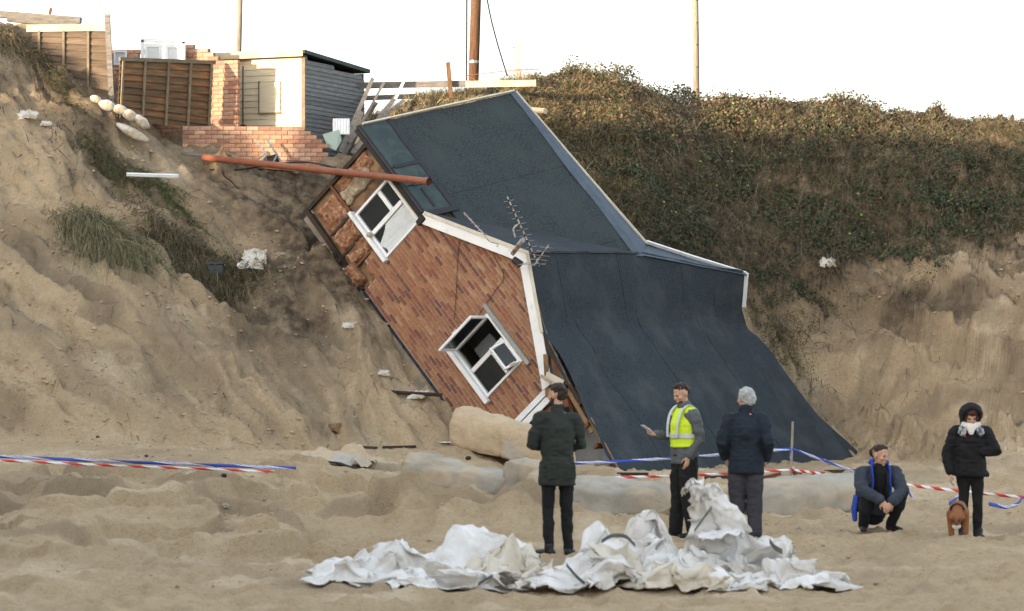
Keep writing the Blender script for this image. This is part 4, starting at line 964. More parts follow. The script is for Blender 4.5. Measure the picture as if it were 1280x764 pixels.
cg = pick([(.032, .050, .024), (.045, .064, .026), (.024, .038, .021), (.058, .072, .030), (.050, .046, .025), (.062, .046, .028), (.026, .045, .02)], len(pos))
ct = pick([(.12, .078, .042), (.10, .075, .035), (.15, .10, .055), (.055, .07, .03), (.09, .055, .035)], len(pos))
tk = (RS.rand(len(pos)) < np.clip((P1[:, 2]-5.9)*1.1, 0, .85)*np.interp(P1[:, 0], [0, 3, 12], [1, .8, .6]))
bt = RS.rand(len(pos)) < .012
cols = np.where(tk[:, None], ct, cg); cols[bt] = np.array([.20, .24, .06])
leaves('bramble_thicket', pos, N1, RS.uniform(.016, .046, len(pos)), cols, kind='stuff', label='dark green and rusty bramble thicket hanging over the dune edge')
# bramble stems: arcs and trailing runners
P, N = region(30000, -.3, 13.5, 54.6, 62, off=-.25)
k = RS.rand(len(P)) < .75; P = P[k]; N = N[k]; n = len(P); K = 6
d = N*.7+RS.randn(n, 3)*.5+np.array([0, -.35, .25]); d /= np.linalg.norm(d, axis=1)[:, None]; L = RS.uniform(.25, 1.1, n)
t = np.linspace(0, 1, K)
pts = P[:, None, :]+d[:, None, :]*(L[:, None]*t)[..., None]; pts[:, :, 2] -= (L*RS.uniform(.4, 1.0, n))[:, None]*t**2*1.0
pts[:, :, 0] += (RS.randn(n)*.15)[:, None]*t**2
stems('bramble_stems', pts, RS.uniform(.0025, .006, n), pick([(.13, .10, .07), (.19, .15, .10), (.09, .065, .045), (.28, .22, .15)], n), kind='stuff', label='tangle of dry bramble stems on the dune face')
# ---- dry grass
def grass_patch(name, P, N, lo, hi, w, droop, pal, down=(0, -.35, 0), up=.8, spread=.5, **k):
    n = len(P); d = N*.35+np.array([0, 0, up])+np.array(down)+RS.randn(n, 3)*spread*np.array([1, 1, .5]); d /= np.linalg.norm(d, axis=1)[:, None]
    return blades(name, P, d, RS.uniform(lo, hi, n), np.full(n, w)*RS.uniform(.6, 1.3, n), RS.uniform(droop*.5, droop*1.4, n), pick(pal, n), **k)
STRAW = [(.34, .26, .14), (.28, .21, .11), (.22, .17, .09), (.40, .31, .18), (.16, .13, .07)]
BROWN = [(.125, .095, .055), (.095, .072, .042), (.165, .125, .072), (.07, .06, .034), (.06, .066, .03)]
GREEN = [(.05, .075, .03), (.07, .095, .035), (.09, .10, .045), (.16, .14, .07), (.06, .08, .03)]
# under-thatch on the dune face
P, N = region(120000, .3, 13.5, 54.6, 60.5, off=-.35, jit=1.3)
k = RS.rand(len(P)) < .25+.75*sst(.25, -.25, fbm(P[:, 0]*1.3, P[:, 2]*1.6+P[:, 1], 3, 221)); P = P[k]; N = N[k]
grass_patch('dry_grass', P, N, .15, .48, .0045, 1.1, BROWN+[(.05, .06, .03), (.06, .075, .03), (.04, .05, .025)], kind='stuff', label='hanging brown grass between the brambles on the dune face')
# straw on the crest behind the roof
x = np.concatenate([RS.uniform(-2.9, 2.2, 13000), RS.uniform(.2, 2.6, 6500)]); y = np.concatenate([RS.uniform(56.2, 60.5, 13000), RS.uniform(56.2, 59.2, 6500)])
P, N = surf(x, y); k = fbm(x*1.2, y*1.2, 3, 231) > -.28; P = P[k]; N = N[k]
grass_patch('straw_grass', P, N, .3, .75, .006, .7, STRAW+[(.10, .11, .05)], kind='stuff', label='tall straw coloured grass on the crest behind the fallen roof')
# fringe along the right crest
x = RS.uniform(2, 13, 6000); y = RS.uniform(58, 61.5, 6000); P, N = surf(x, y)
grass_patch('crest_grass', P, N, .25, .7, .004, .6, STRAW+BROWN, kind='stuff', label='thin dry grass poking out of the hedge top along the crest')
# long arching runners above the hedge
n = 150; x = RS.uniform(.8, 12, n); y = RS.uniform(58.2, 60.5, n); P, N = surf(x, y); P[:, 2] += .25
d = RS.randn(n, 3)*np.array([.9, .4, .25])+np.array([0, 0, .9]); d /= np.linalg.norm(d, axis=1)[:, None]; L = RS.uniform(.4, 1.0, n); t = np.linspace(0, 1, 9)
pts = P[:, None, :]+d[:, None, :]*(L[:, None]*t)[..., None]; pts[:, :, 2] -= (L*.75)[:, None]*t**2
stems('arching_runners', pts, RS.uniform(.003, .006, n), pick([(.2, .12, .08), (.14, .09, .06)], n), kind='stuff', label='arching bramble runners standing above the hedge top')
# left bank: top tuft, tussock, green strip
def tussock(name, label, cx, cy, Y0, n, sx, sy, lo, hi, pal, droop=1.15, rot=0, down=(.25, -.6, 0), w=.006, up=.6):
    c = slope_pt(cx, cy); a = RS.randn(n, 2)*.5; co, si = math.cos(rot), math.sin(rot)
    x = c.x+a[:, 0]*sx*co-a[:, 1]*sy*si; y = c.y+a[:, 0]*sx*si+a[:, 1]*sy*co
    P, N = surf(x, y); t = grass_patch(name, P, N, lo, hi, w, droop, pal, down=down, up=up, label=label, kind='stuff'); return t
tussock('grass_tussock', 'pale straw end of the big drooping tussock on the sand slope', 135, 298, 51, 8000, .80, .40, .35, .8, [(.24, .21, .125), (.29, .25, .155), (.15, .14, .08), (.09, .095, .05)], rot=-.25)
tussock('grass_tussock', 'darker brown end of the big drooping tussock, thick with twigs', 245, 325, 51, 8500, 1.0, .42, .25, .6, BROWN+[(.24, .2, .12)], rot=-.35)
tussock('grass_tussock', 'small tuft below the drooping tussock near the dark crate', 290, 362, 51, 800, .5, .35, .1, .35, BROWN+GREEN[:2])
tussock('green_grass', 'fresh green grass strip above the drooping tussock on the slope', 215, 248, 51, 2600, 1.0, .2, .1, .25, GREEN, rot=-.62, w=.004)
tussock('green_grass', 'brown and green grass at the upper end of the green strip', 140, 212, 51, 2200, .8, .3, .15, .4, BROWN+GREEN, rot=-.62)
tussock('bank_grass', 'grass hanging over the top of the left bank under the dark beams', 18, 50, 51, 2200, .7, .5, .2, .45, BROWN+STRAW[:2], down=(.2, -.8, 0))
tussock('bank_grass', 'grass hanging down the bank edge beside the tall fence panel', 75, 104, 51, 1200, .6, .25, .12, .3, BROWN+GREEN[:1], down=(.2, -.8, 0), rot=-.7)
tussock('bank_grass', 'wispy grass at the lower corner of the sagging fence panel', 198, 158, 51, 500, .4, .25, .1, .35, BROWN+GREEN[:3])
tussock('bank_grass', 'grey green weeds at the foot of the shed heap beside the roof corner', 470, 150, 51, 1800, 1.0, .6, .2, .5, BROWN+STRAW[:2])
tussock('bank_grass', 'sparse weeds on the right cliff beside the roof edge', 985, 440, 51, 900, .8, .5, .1, .3, BROWN+GREEN[:2])
c = slope_pt(262, 335); n = 420; a = RS.randn(n, 2)*np.array([.75, .35])
P, N = surf(c.x+a[:, 0], c.y+a[:, 1]-.25*a[:, 0]); d = N+RS.randn(n, 3)*.7; d /= np.linalg.norm(d, axis=1)[:, None]; L = RS.uniform(.2, .65, n); t = np.linspace(0, 1, 6)
pts = P[:, None, :]+d[:, None, :]*(L[:, None]*t)[..., None]; pts[:, :, 2] -= (L*.5)[:, None]*t**2
stems('twiggy_shrub', pts, RS.uniform(.003, .006, n), pick([(.09, .06, .045), (.06, .045, .035)], n), label='bare brown twigs growing through the drooping tussock', cat='shrub')
pl = P[RS.randint(0, n, 700)]+RS.randn(700, 3)*.18+np.array([0, 0, .15])
leaves('leafy_weed', pl, np.tile([0, -.5, .8], (700, 1)), RS.uniform(.012, .03, 700), pick([(.04, .065, .03), (.06, .08, .035), (.1, .08, .04)], 700), kind='stuff', label='small leafy weed scattered through the drooping tussock')
c = slope_pt(985, 455); n = 500; a = RS.randn(n, 2)*np.array([.55, .5])
pl, N = surf(c.x+a[:, 0], c.y+a[:, 1]); pl = pl+N*RS.uniform(0, .3, (n, 1))
leaves('leafy_weed', pl, N, RS.uniform(.012, .03, n), pick([(.05, .07, .03), (.09, .09, .05), (.1, .08, .04)], n), kind='stuff', label='leafy weed growing on the right cliff beside the fallen roof')
# exposed roots
def roots(label, cx, cy, n, sx, sy, seed):
    c = slope_pt(cx, cy); a = RS.randn(n, 2)*.5; P, N = surf(c.x+a[:, 0]*sx, c.y+a[:, 1]*sy)
    d = RS.randn(n, 3)*.5+np.array([.25, -.6, -.6])+N*.25; d /= np.linalg.norm(d, axis=1)[:, None]; L = RS.uniform(.25, .9, n); t = np.linspace(0, 1, 6)
    pts = P[:, None, :]+N[:, None, :]*.03+d[:, None, :]*(L[:, None]*t)[..., None]
    pts += np.cumsum(RS.randn(n, 6, 3)*.025, 1)
    stems('exposed_roots', pts, RS.uniform(.004, .012, n), pick([(.07, .05, .035), (.10, .075, .05)], n), kind='stuff', label=label)
roots('thin roots dangling from the left bank below the beams', 40, 120, 130, 1.6, 1.2, 1)
roots('bare roots and twigs trailing down the left bank', 90, 190, 60, .9, .9, 2)
roots('roots trailing down the right cliff under the brambles', 1130, 330, 160, 3.5, 1.5, 3)
roots('thin roots on the right cliff beside the roof edge', 980, 430, 110, 1.0, 1.2, 4)

# clods of sand and bits of litter lying on the slopes and along the toe
bmx = bmesh.new(); bmesh.ops.create_icosphere(bmx, subdivisions=1, radius=1); ICV = np.array([list(q.co) for q in bmx.verts]); ICF = np.array([[w.index for w in q.verts] for q in bmx.faces]); bmx.free()
def clods(name, label, P, N, rad, m):
    n = len(P); k = len(ICV); j = 1+.35*(RS.rand(n, k)*2-1)
    V = ICV[None]*j[..., None]*rad[:, None, None]*np.array([1.15, 1, .7]); V = V+P[:, None]+N[:, None]*(rad*.25)[:, None, None]
    F_ = (ICF[None]+(np.arange(n)*k)[:, None, None]).reshape(-1, 3)
    return link(name, mesh_np(name, V.reshape(-1, 3), F_), m, label=label, kind='stuff')
M_clod = mat('sand_clod', (.46, .36, .245), (.34, .265, .18), rough=.95, scale=3, bump=.01, bscale=40)
x = np.concatenate([RS.uniform(-9.5, -1.2, 3800), RS.uniform(5, 10.5, 2200)]); y = np.concatenate([RS.uniform(45, 54, 3800), RS.uniform(50, 57.5, 2200)])
P, N = surf(x, y); k = fbm(x*1.1, y*1.1, 3, 401) > -.02; P = P[k]; N = N[k]; r_c = .008+.034*RS.rand(len(P))**5
clods('sand_clods', 'crumbled sand clods lying on the cliff slopes', P, N, r_c, M_clod)
x = np.concatenate([RS.uniform(-8, 9, 2600), RS.uniform(-8.5, -.5, 900)]); y = np.concatenate([RS.uniform(25, 46, 2600), RS.uniform(44, 47, 900)]); P, N = surf(x, y)
clods('beach_clods', 'small lumps of churned sand scattered over the beach', P, N, .008+.022*RS.rand(len(P))**4, M_clod)
n = 900; x = np.concatenate([RS.uniform(-9.5, -1.4, 600), RS.uniform(4.5, 10.5, 300)]); y = np.concatenate([RS.uniform(46, 54, 600), RS.uniform(51, 57, 300)]); P, N = surf(x, y)
d = RS.randn(n, 3)*np.array([1, .6, .2])+np.array([.5, -.5, -.4]); d -= N*(d*N).sum(1)[:, None]*.8; d /= np.linalg.norm(d, axis=1)[:, None]; L = RS.uniform(.06, .35, n); t = np.linspace(0, 1, 4)
pts = P[:, None, :]+N[:, None, :]*.015+d[:, None, :]*(L[:, None]*t)[..., None]+np.cumsum(RS.randn(n, 4, 3)*.01, 1)
stems('twig_litter', pts, RS.uniform(.003, .009, n), pick([(.06, .045, .032), (.10, .075, .05), (.04, .03, .024)], n), kind='stuff', label='dark twigs and root bits littering the sand slopes')

# ------------------------------------------------------------------ things on the beach
def gz(x, y): return H(x, y)
M_geo = mat('geotextile', (.36, .345, .305), (.23, .215, .18), rough=.9, scale=1.3, bump=.010, bscale=30, c3=(.42, .335, .235), s3=1.2, r3=(.46, .66))
M_geo_s = mat('sandy_geotextile', (.50, .40, .275), (.40, .315, .21), rough=.95, scale=2.5, bump=.03, bscale=12, c3=(.38, .38, .36), s3=1.1, r3=(.52, .66))
def geobag(name, label, a, b, rx, rz, seed, m, flat=.35, sag=.03, gather=True, cap=.16):
    """long sand-filled tube lying from a to b on the sand, gathered ends"""
    a = Vector(a); b = Vector(b); L = (b-a).length; n = max(30, int(L/.03)); k = 44
    d = (b-a).normalized(); s = d.cross(Vector((0, 0, 1))).normalized(); V = np.zeros(((n+1)*k, 3)); q = 0
    for i in range(n+1):
        t = i/n; e = min(t, 1-t)*L; w = 1 if e > cap else max(.02, math.sin(e/cap*PI/2))**.55
        c = a.lerp(b, t)
        for j in range(k):
            an = 2*PI*j/k; cx = math.cos(an); sz = math.sin(an)
            r1 = rx*w; r2 = rz*w
            ox = r1*math.copysign(abs(cx)**.62, cx); oz = r2*math.copysign(abs(sz)**.68, sz)
            oz = max(oz, -r2*flat*1.6)
            pq = c+s*ox; V[q] = (pq.x, pq.y, c.z+oz); q += 1
    T = np.repeat(np.linspace(0, L, n+1), k); A = np.tile(np.arange(k)/k*2*PI, n+1); ed = np.minimum(T, L-T)
    nr = V-np.repeat(np.array([list(a.lerp(b, i/n)) for i in range(n+1)]), k, 0); nl = np.linalg.norm(nr, axis=1)[:, None]+1e-6; nr = nr/nl
    ca, sa = np.cos(A), np.sin(A)
    dis = .035*vn(T*1.6+seed, ca*1.4, sa*1.4, seed)+.024*(1-2*np.abs(vn(T*3.2+seed, ca*2.5, sa*2.5, seed+3)))+.012*(1-2*np.abs(vn(T*9+ca*2, ca*5, sa*5, seed+5)))
    dis += -.03*np.exp(-((T-L*.5)/.03)**2)+ (.022*np.sin(A*18+3*vn(T*3, ca, sa, seed)))*np.exp(-ed/.25)
    V += nr*dis[:, None]
    f = [(i*k+j, i*k+(j+1) % k, (i+1)*k+(j+1) % k, (i+1)*k+j) for i in range(n) for j in range(k)]
    me = mesh_np(name, V, np.array(f), smooth=True)
    bm = bmesh.new(); bm.from_mesh(me); bm.verts.ensure_lookup_table(); bm.faces.new([bm.verts[j] for j in range(k)][::-1]); bm.faces.new([bm.verts[n*k+j] for j in range(k)]); bm.to_mesh(me); bm.free()
    return link(name, me, m, None, label=label, cat='sandbag', group='long geotextile sandbags by the fallen house')
def lay(x0, x1, yb, Y0, Y1, r):   # ends of a bag whose underside rests on the sand
    A = px(x0, yb, Y0); B = px(x1, yb, Y1); A.z = gz(A.x, A.y)+r; B.z = gz(B.x, B.y)+r; return A, B
A, B = lay(570, 712, 580, 45.9, 44.6, .27); A.z += .10; geobag('geotextile_sandbag', 'sand crusted long sandbag lying against the house corner', A, B, .36, .36, 3, M_geo_s, cap=.22)
A, B = lay(506, 656, 628, 38.9, 38.3, .07); A.z += .06; geobag('geotextile_sandbag', 'grey flattened sandbag half buried in sand, its front face bare', A, B, .34, .22, 7, M_geo)
A, B = lay(634, 688, 628, 38.0, 37.6, .17); A.z += .06; geobag('geotextile_sandbag', 'short rumpled sandbag wedged between two long ones', A, B, .28, .30, 11, M_geo, cap=.25)
A, B = lay(662, 838, 650, 36.6, 35.4, .15); geobag('geotextile_sandbag', 'smooth grey long sandbag lying behind the man in the green coat', A, B, .33, .27, 15, M_geo, cap=.18)
A, B = lay(930, 1092, 650, 36.3, 37.6, .16); geobag('geotextile_sandbag', 'broad sandy sandbag lying behind the crouching man', A, B, .55, .28, 19, M_geo, cap=.16)
# membrane sheet half buried on the left of the bags
p = px(418, 600, 40.2); p.z = gz(p.x, p.y)
c = crumple_patch(p+Vector((0, 0, .0)), .52, .5, .30, 5, 'half buried sand covered membrane with black torn edge', 'membrane', M_geo_s, name='buried_membrane', n=30)
e = MB().tube(curve_pts([px(380, 585, 39.6), px(388, 587, 39.5), px(400, 580, 39.5), px(412, 578, 39.5), px(425, 580, 39.5), px(445, 586, 39.5), px(464, 593, 39.6)], 24), [.025, .03, .028, .03, .026, .03, .028, .02, .015, .012, .02, .025, .02, .015, .012, .02, .025, .02, .015, .014, .02, .018, .014, .01, .005], 6).build('torn_edge', M_black, c)
e.matrix_parent_inverse = Matrix.Translation(-c.location)
w_ = crumple_patch(px(392, 580, 39.5), .14, .12, .09, 9, 'white torn cloth flap on top of the buried membrane', 'cloth', M_bag)
# ---- white torn geotextile heap
M_tarp = mat('white_tarp', (.70, .695, .69), (.56, .55, .53), rough=.9, scale=3.2, bump=.004, bscale=40, c3=(.36, .30, .23), s3=2.6, r3=(.50, .74))
M_tarp2 = mat('cream_tarp', (.62, .58, .50), (.52, .47, .39), rough=.95, scale=2.5, bump=.004, bscale=40, c3=(.40, .33, .24), s3=2.6, r3=(.5, .68))
M_strap = mat('grey_webbing', (.13, .14, .13), (.09, .10, .09), rough=.8, scale=8)
def plin(x, y, seed):
    k = (x+y)*.3660254; sx_ = x+k; sy_ = y+k; i = np.floor(sx_).astype(np.int64); j = np.floor(sy_).astype(np.int64); fx = sx_-i; fy = sy_-j
    a = _h(i, j, 0, seed); b = _h(i+1, j+1, 0, seed); c = np.where(fx > fy, _h(i+1, j, 0, seed), _h(i, j+1, 0, seed))
    hi_ = np.maximum(fx, fy); lo_ = np.minimum(fx, fy); return (a*(1-hi_)+c*(hi_-lo_)+b*lo_)*2-1
def tarp(label, cx, cy, lx, ly, h, seed, m=None, rot=0., peak=(0, 0), n=(90, 64), sharp=1.0, crease=1.0, lean=(0, 0), pw=1.3, name='torn_tarpaulin', fray=.3):
    rs = np.random.RandomState(seed); u, v = np.meshgrid(np.linspace(-1, 1, n[0]), np.linspace(-1, 1, n[1])); u = u.ravel(); v = v.ravel()
    # square to disc, ragged outline
    X = u*np.sqrt(1-.5*v*v); Yv = v*np.sqrt(1-.5*u*u); an = np.arctan2(Yv, X); r = np.hypot(X, Yv)
    rag = 1+fray*fbm(np.cos(an)*1.6+seed, np.sin(an)*1.6, 4, seed)+.10*fbm(an*9, r*0+seed, 2, seed+2)*r
    X = X*rag; Yv = Yv*rag
    wx = X+.25*fbm(X*1.4+seed, Yv*1.4, 3, seed+5); wy = Yv+.25*fbm(X*1.4, Yv*1.4+seed, 3, seed+6)
    body = np.clip(1-np.hypot((X-peak[0])/1.1, (Yv-peak[1])/1.1)**2, 0, 1)**.8
    ax = X*lx; ay = Yv*ly; ds = np.zeros((3, len(u)))
    for cell, am in ((.30, .14), (.16, .13), (.075, .05)):
        ro = rs.uniform(0, PI); c1, s1 = math.cos(ro), math.sin(ro)
        qx = (ax*c1-ay*s1)/cell+.45*fbm(ax*3+seed, ay*3, 2, seed+30); qy = (ax*s1+ay*c1)/cell+.45*fbm(ax*3, ay*3+seed, 2, seed+31)
        for d_ in range(3): ds[d_] += am*crease*plin(qx+rs.uniform(0, 9), qy, seed*7+d_+int(cell*1000))*(1 if d_ == 2 else .75)
    z = h*body*(.8+.5*plin(ax/.4+seed, ay/.4, seed+77))+ds[2]*(.35+.65*body)*min(1, h/.35)
    z = np.maximum(z, .006+.02*np.abs(ds[0])/.1)
    z = z*np.clip((1.15-r)*6, .25, 1); cr = ds[0]*4+.5
    co, si = math.cos(rot), math.sin(rot); lxx = X*lx*co-Yv*ly*si; lyy = X*lx*si+Yv*ly*co
    lxx = lxx+z*lean[0]+ds[0]; lyy = lyy+z*lean[1]+ds[1]
    gx_ = cx+lxx; gy_ = cy+lyy; g0 = terrain(gx_, gy_)[0]
    # lie on the sand
    o_ = np.array([cx, cy, gz(cx, cy)]); V = np.stack([gx_, gy_, g0*.7+o_[2]*.3+z+.012], 1)-o_
    id_ = np.arange(n[0]*n[1]).reshape(n[1], n[0]); f = np.stack([id_[:-1, :-1].ravel(), id_[:-1, 1:].ravel(), id_[1:, 1:].ravel(), id_[1:, :-1].ravel()], 1)
    me = mesh_np(name, V, f, smooth=True)
    try: me.set_sharp_from_angle(angle=R(12))
    except Exception: pass
    o = link(name, me, m or M_tarp, None, label=label, cat='tarpaulin', group='torn white tarpaulin heap', loc=o_)
    sm = o.modifiers.new('thick', 'SOLIDIFY'); sm.thickness = .006
    return o
TB = 25.6
def TXp(x, Y=TB): return (x-640)/FPX*Y
tarp('low white tarpaulin roll with open sandy mouth at the end of the heap', TXp(470), 25.9, .66, .50, .30, 31, rot=.1, peak=(.1, .1), crease=.7)
tarp('smooth humped white sheet forming the highest part beside the rolled end', TXp(585), 26.5, .62, .70, .46, 32, peak=(.15, .2), crease=.45, sharp=.8, pw=1.1)
tarp('stained cream sheet draped down beside the humped white sheet', TXp(625), 26.1, .42, .50, .36, 33, m=M_tarp2, crease=.9)
tarp('thin crumpled white edge lying along the front of the humped sheet', TXp(560), 25.3, .85, .30, .17, 34, crease=1.3, fray=.5)
tarp('flat cream scrap between the humped sheet and the boxy folded lump', TXp(690), 25.4, .42, .30, .20, 35, m=M_tarp2)
tarp('boxy folded white lump with a grey strap across it', TXp(765), 26.1, .52, .48, .50, 36, peak=(0, .1), crease=.8, sharp=1.2, pw=1.6)
tarp('cream fold bulging out of the boxy lump', TXp(768), 25.6, .26, .28, .40, 37, m=M_tarp2, sharp=.6)
tarp('small torn white piece in front of the boxy lump', TXp(745), 25.1, .50, .30, .20, 38, crease=1.4, fray=.5)
tarp('wide crumpled white middle of the heap below the upright flap', TXp(865), 25.9, .62, .55, .34, 39, crease=1.1)
tarp('white folds at the feet of the grey haired man', TXp(935), 26.2, .52, .45, .40, 40, crease=1.1, fray=.5)
tarp('torn white sheet with frayed strings beside the long flat tongue', TXp(975), 25.7, .45, .42, .32, 41, crease=1.2, fray=.6)
tarp('long flat white tongue at the far end of the heap', TXp(1015), 25.4, .34, .30, .16, 42, fray=.5)
tarp('low cream scrap in front of the crumpled middle', TXp(835), 25.1, .48, .26, .18, 43, m=M_tarp2, crease=1.2)
tarp('small bright white scrap in front near the tongue', TXp(915), 25.15, .36, .22, .20, 44, crease=1.1)
tarp('ragged white scrap between the lump and the crumpled middle', TXp(815), 26.0, .30, .30, .36, 45, crease=1.3, fray=.6)
# upright twisted flap
def flap(label, pts, widths, seed, m):
    """ribbon of cloth along pts with width vectors"""
    C = curve_pts(pts, 26); n = len(C); k = 14; V = []
    for i, c in enumerate(C):
        t = i/(n-1)*(len(widths)-1); j = min(int(t), len(widths)-2); w = Vector(widths[j]).lerp(Vector(widths[j+1]), t-j)
        for q in range(k):
            s = q/(k-1)*2-1; e = float(.05*vn2(np.array([i*.35+seed]), np.array([q*.55]), seed)[0]); fr = 1+.18*float(vn2(np.array([i*.9]), np.array([seed+s*0]), seed+2)[0])
            V.append(c+w*s*fr+Vector((0, -.10*(1-s*s)*(w.length*2)+e, e*.5)))
    f = [(i*k+q, i*k+q+1, (i+1)*k+q+1, (i+1)*k+q) for i in range(n-1) for q in range(k-1)]
    o = link('tarpaulin_flap', mesh_np('tarpaulin_flap', np.array([list(v) for v in V]), np.array(f), smooth=True), m, None, label=label, cat='tarpaulin')
    sm = o.modifiers.new('thick', 'SOLIDIFY'); sm.thickness = .006; return o
F = lambda x, y, Y=25.9: px(x, y, Y)
flap('stiff white flap standing upright at the top of the heap', [F(882, 690), F(884, 655), F(880, 628), F(878, 607, 25.8)], [(.20, 0, 0), (.17, .02, 0), (.13, .02, .02), (.11, 0, .02)], 3, M_tarp)
flap('cream rolled strip slanting down from the upright flap', [F(884, 606), F(892, 622), F(908, 645, 25.8), F(926, 672, 25.8)], [(.07, 0, .02), (.09, 0, .05), (.09, 0, .07), (.10, 0, .06)], 5, M_tarp)
flap('small frayed tip pointing out from the upright flap', [F(880, 606), F(866, 606), F(856, 611), F(852, 618)], [(.0, 0, .05), (.0, 0, .05), (.0, 0, .04), (0, 0, .012)], 8, M_tarp)
flap('flat white sheet shelf below the upright flap', [F(872, 672, 25.6), F(890, 668, 25.7), F(915, 664, 25.7), F(930, 664, 25.8)], [(0, .2, .02), (0, .22, .03), (0, .2, .02), (0, .1, .02)], 9, M_tarp)
def strap(label, pts, w):
    C = curve_pts(pts, 20); v = []; 
    for c in C: v += [c+Vector((0, 0, -w/2)), c+Vector((0, -.01, w/2)), c+Vector((0, .012, w/2)), c+Vector((0, .012, -w/2))]
    f = [(4*i+j, 4*i+(j+1) % 4, 4*i+4+(j+1) % 4, 4*i+4+j) for i in range(len(C)-1) for j in range(4)]+[(0, 1, 2, 3), (4*len(C)-4, 4*len(C)-1, 4*len(C)-2, 4*len(C)-3)]
    return MB().add(v, f).build('webbing_strap', M_strap, None, label=label, cat='strap')
strap('grey strap across the boxy folded lump of the heap', [F(752, 677, 25.5), F(765, 670, 25.45), F(782, 671, 25.45), F(794, 682, 25.5)], .035)
strap('dark strap lying at the front of the humped sheet', [F(440, 740, 25.1), F(462, 738, 25.1), F(488, 739, 25.1)], .03)
strap('dark strap end under the humped sheet middle', [F(505, 734, 25.0), F(530, 733, 24.95), F(545, 736, 25)], .03)
strap('dark strap slanting at the front left of the boxy lump', [F(708, 706, 25.0), F(722, 722, 24.9), F(738, 735, 24.85)], .035)
strap('dark strap slanting out of the stained cream sheet', [F(590, 736, 25.0), F(605, 726, 25), F(616, 720, 25.1)], .03)
strap('grey strap slanting up the upright flap', [F(868, 664, 25.75), F(878, 650, 25.7), F(890, 634, 25.75)], .03)
strap('dark torn strap near the frayed end of the heap', [F(962, 676, 25.5), F(968, 684, 25.4), F(978, 690, 25.4)], .05)
# ---- barrier tapes
def tape_mat(name, cols, per):
    m = bpy.data.materials.new(name); m.use_nodes = True; n = m.node_tree.nodes; l = m.node_tree.links; b = n['Principled BSDF']; b.inputs['Roughness'].default_value = .45
    at = n.new('ShaderNodeAttribute'); at.attribute_name = 'col'; sp = n.new('ShaderNodeSeparateColor'); l.new(at.outputs['Color'], sp.inputs[0])
    mu = n.new('ShaderNodeMath'); mu.operation = 'MULTIPLY_ADD'; l.new(sp.outputs[1], mu.inputs[0]); mu.inputs[1].default_value = .35; l.new(sp.outputs[0], mu.inputs[2])
    fr = n.new('ShaderNodeMath'); fr.operation = 'FRACT'; l.new(mu.outputs[0], fr.inputs[0])
    cr = n.new('ShaderNodeValToRGB'); cr.color_ramp.interpolation = 'CONSTANT'; e = cr.color_ramp.elements
    while len(e) < len(cols): e.new(.5)
    for i, (p, c) in enumerate(cols): e[i].position = p; e[i].color = (*c, 1)
    l.new(fr.outputs[0], cr.inputs[0]); l.new(cr.outputs[0], b.inputs['Base Color']); return m
WHT = (.72, .74, .78); BLU = (.02, .06, .36); RED = (.55, .03, .03)
M_tblue = tape_mat('blue_white_tape', [(0, BLU), (.56, WHT), (.62, BLU), (.66, WHT), (.70, BLU), (.75, WHT), (.79, BLU), (.84, WHT), (.88, BLU), (.92, WHT)], 1)
M_tred = tape_mat('red_white_tape', [(0, RED), (.5, WHT)], 1)
def tape(label, pts, w, m, period, n=80, twist=2.):
    C = curve_pts(pts, n) if len(pts) > 2 else [Vector(pts[0]).lerp(Vector(pts[1]), i/n) for i in range(n+1)]
    V = []; cc = []; s = 0
    for i, c in enumerate(C):
        if i: s += (c-C[i-1]).length
        a = .35*math.sin(s*twist)+.2*math.sin(s*twist*2.7+1); d = Vector((0, math.sin(a), math.cos(a)))*w/2
        V += [c-d, c+d]; cc += [(s/period, 0, 0), (s/period, 1, 0)]
    f = np.array([(2*i, 2*i+1, 2*i+3, 2*i+2) for i in range(len(C)-1)])
    o = link('barrier_tape', mesh_np('barrier_tape', np.array([list(v) for v in V]), f, cols=np.array(cc)), m, None, label=label, cat='tape')
    sm = o.modifiers.new('thick', 'SOLIDIFY'); sm.thickness = .002; return o
def over(x, y, dy=11): return slope_pt(x, y+dy, 30, 50)*1.0+Vector((0, 0, dy/85.))
tape('blue and white tape stretched low across the sand below the left cliff', [px(-30, 569.5, 36.4), px(170, 578.0, 36.1), px(370, 585.5, 35.8)], .042, M_tblue, 1.05)
tape('red and white tape running just under the blue one below the left cliff', [px(-30, 574.5, 36.3), px(160, 582.8, 36.0), px(342, 589.5, 35.7)], .03, M_tred, .42)
tape('blue and white tape from behind the green coat to the thin post', [px(700, 580, 42), px(780, 576.5, 42.4), px(860, 571.5, 42.7), px(930, 566, 43), px(990, 561, 43.2)], .045, M_tblue, .95)
tape('red and white tape from behind the green coat to the thin post', [px(700, 599, 41), px(790, 596.5, 41.8), px(880, 593.5, 42.4), px(990, 587.5, 43.1)], .04, M_tred, .42)
tape('blue and white tape dropping from the thin post towards the crouching man', [px(990, 561, 43.2), px(1020, 572, 42.6), px(1050, 583, 42), px(1085, 595, 41.4)], .042, M_tblue, .95)
tape('red and white tape running from the thin post behind the crouching man to the woman', [px(990, 587.5, 43.1), px(1040, 594, 41.8), px(1090, 599, 40.5), px(1140, 607, 39.5), px(1200, 614, 38.8), px(1290, 623, 38)], .045, M_tred, .36, n=120)
tape('loose end of blue and white tape fluttering beside the crouching man', [px(1133, 607, 39.4), px(1138, 618, 39.3), px(1146, 628, 39.3), px(1158, 627, 39.3)], .07, M_tblue, .6, twist=5)
tape('short blue and white tape scrap slanting beside the woman', [px(1186, 630, 36.5), px(1192, 626, 36.5), px(1198, 620, 36.6)], .05, M_tblue, .5, twist=4)
tape('curled blue and white tape scrap near the far end of the red tape', [px(1236, 630, 36.6), px(1258, 634, 36.6), px(1272, 630, 36.7), px(1278, 621, 36.8)], .05, M_tblue, .5, twist=4)
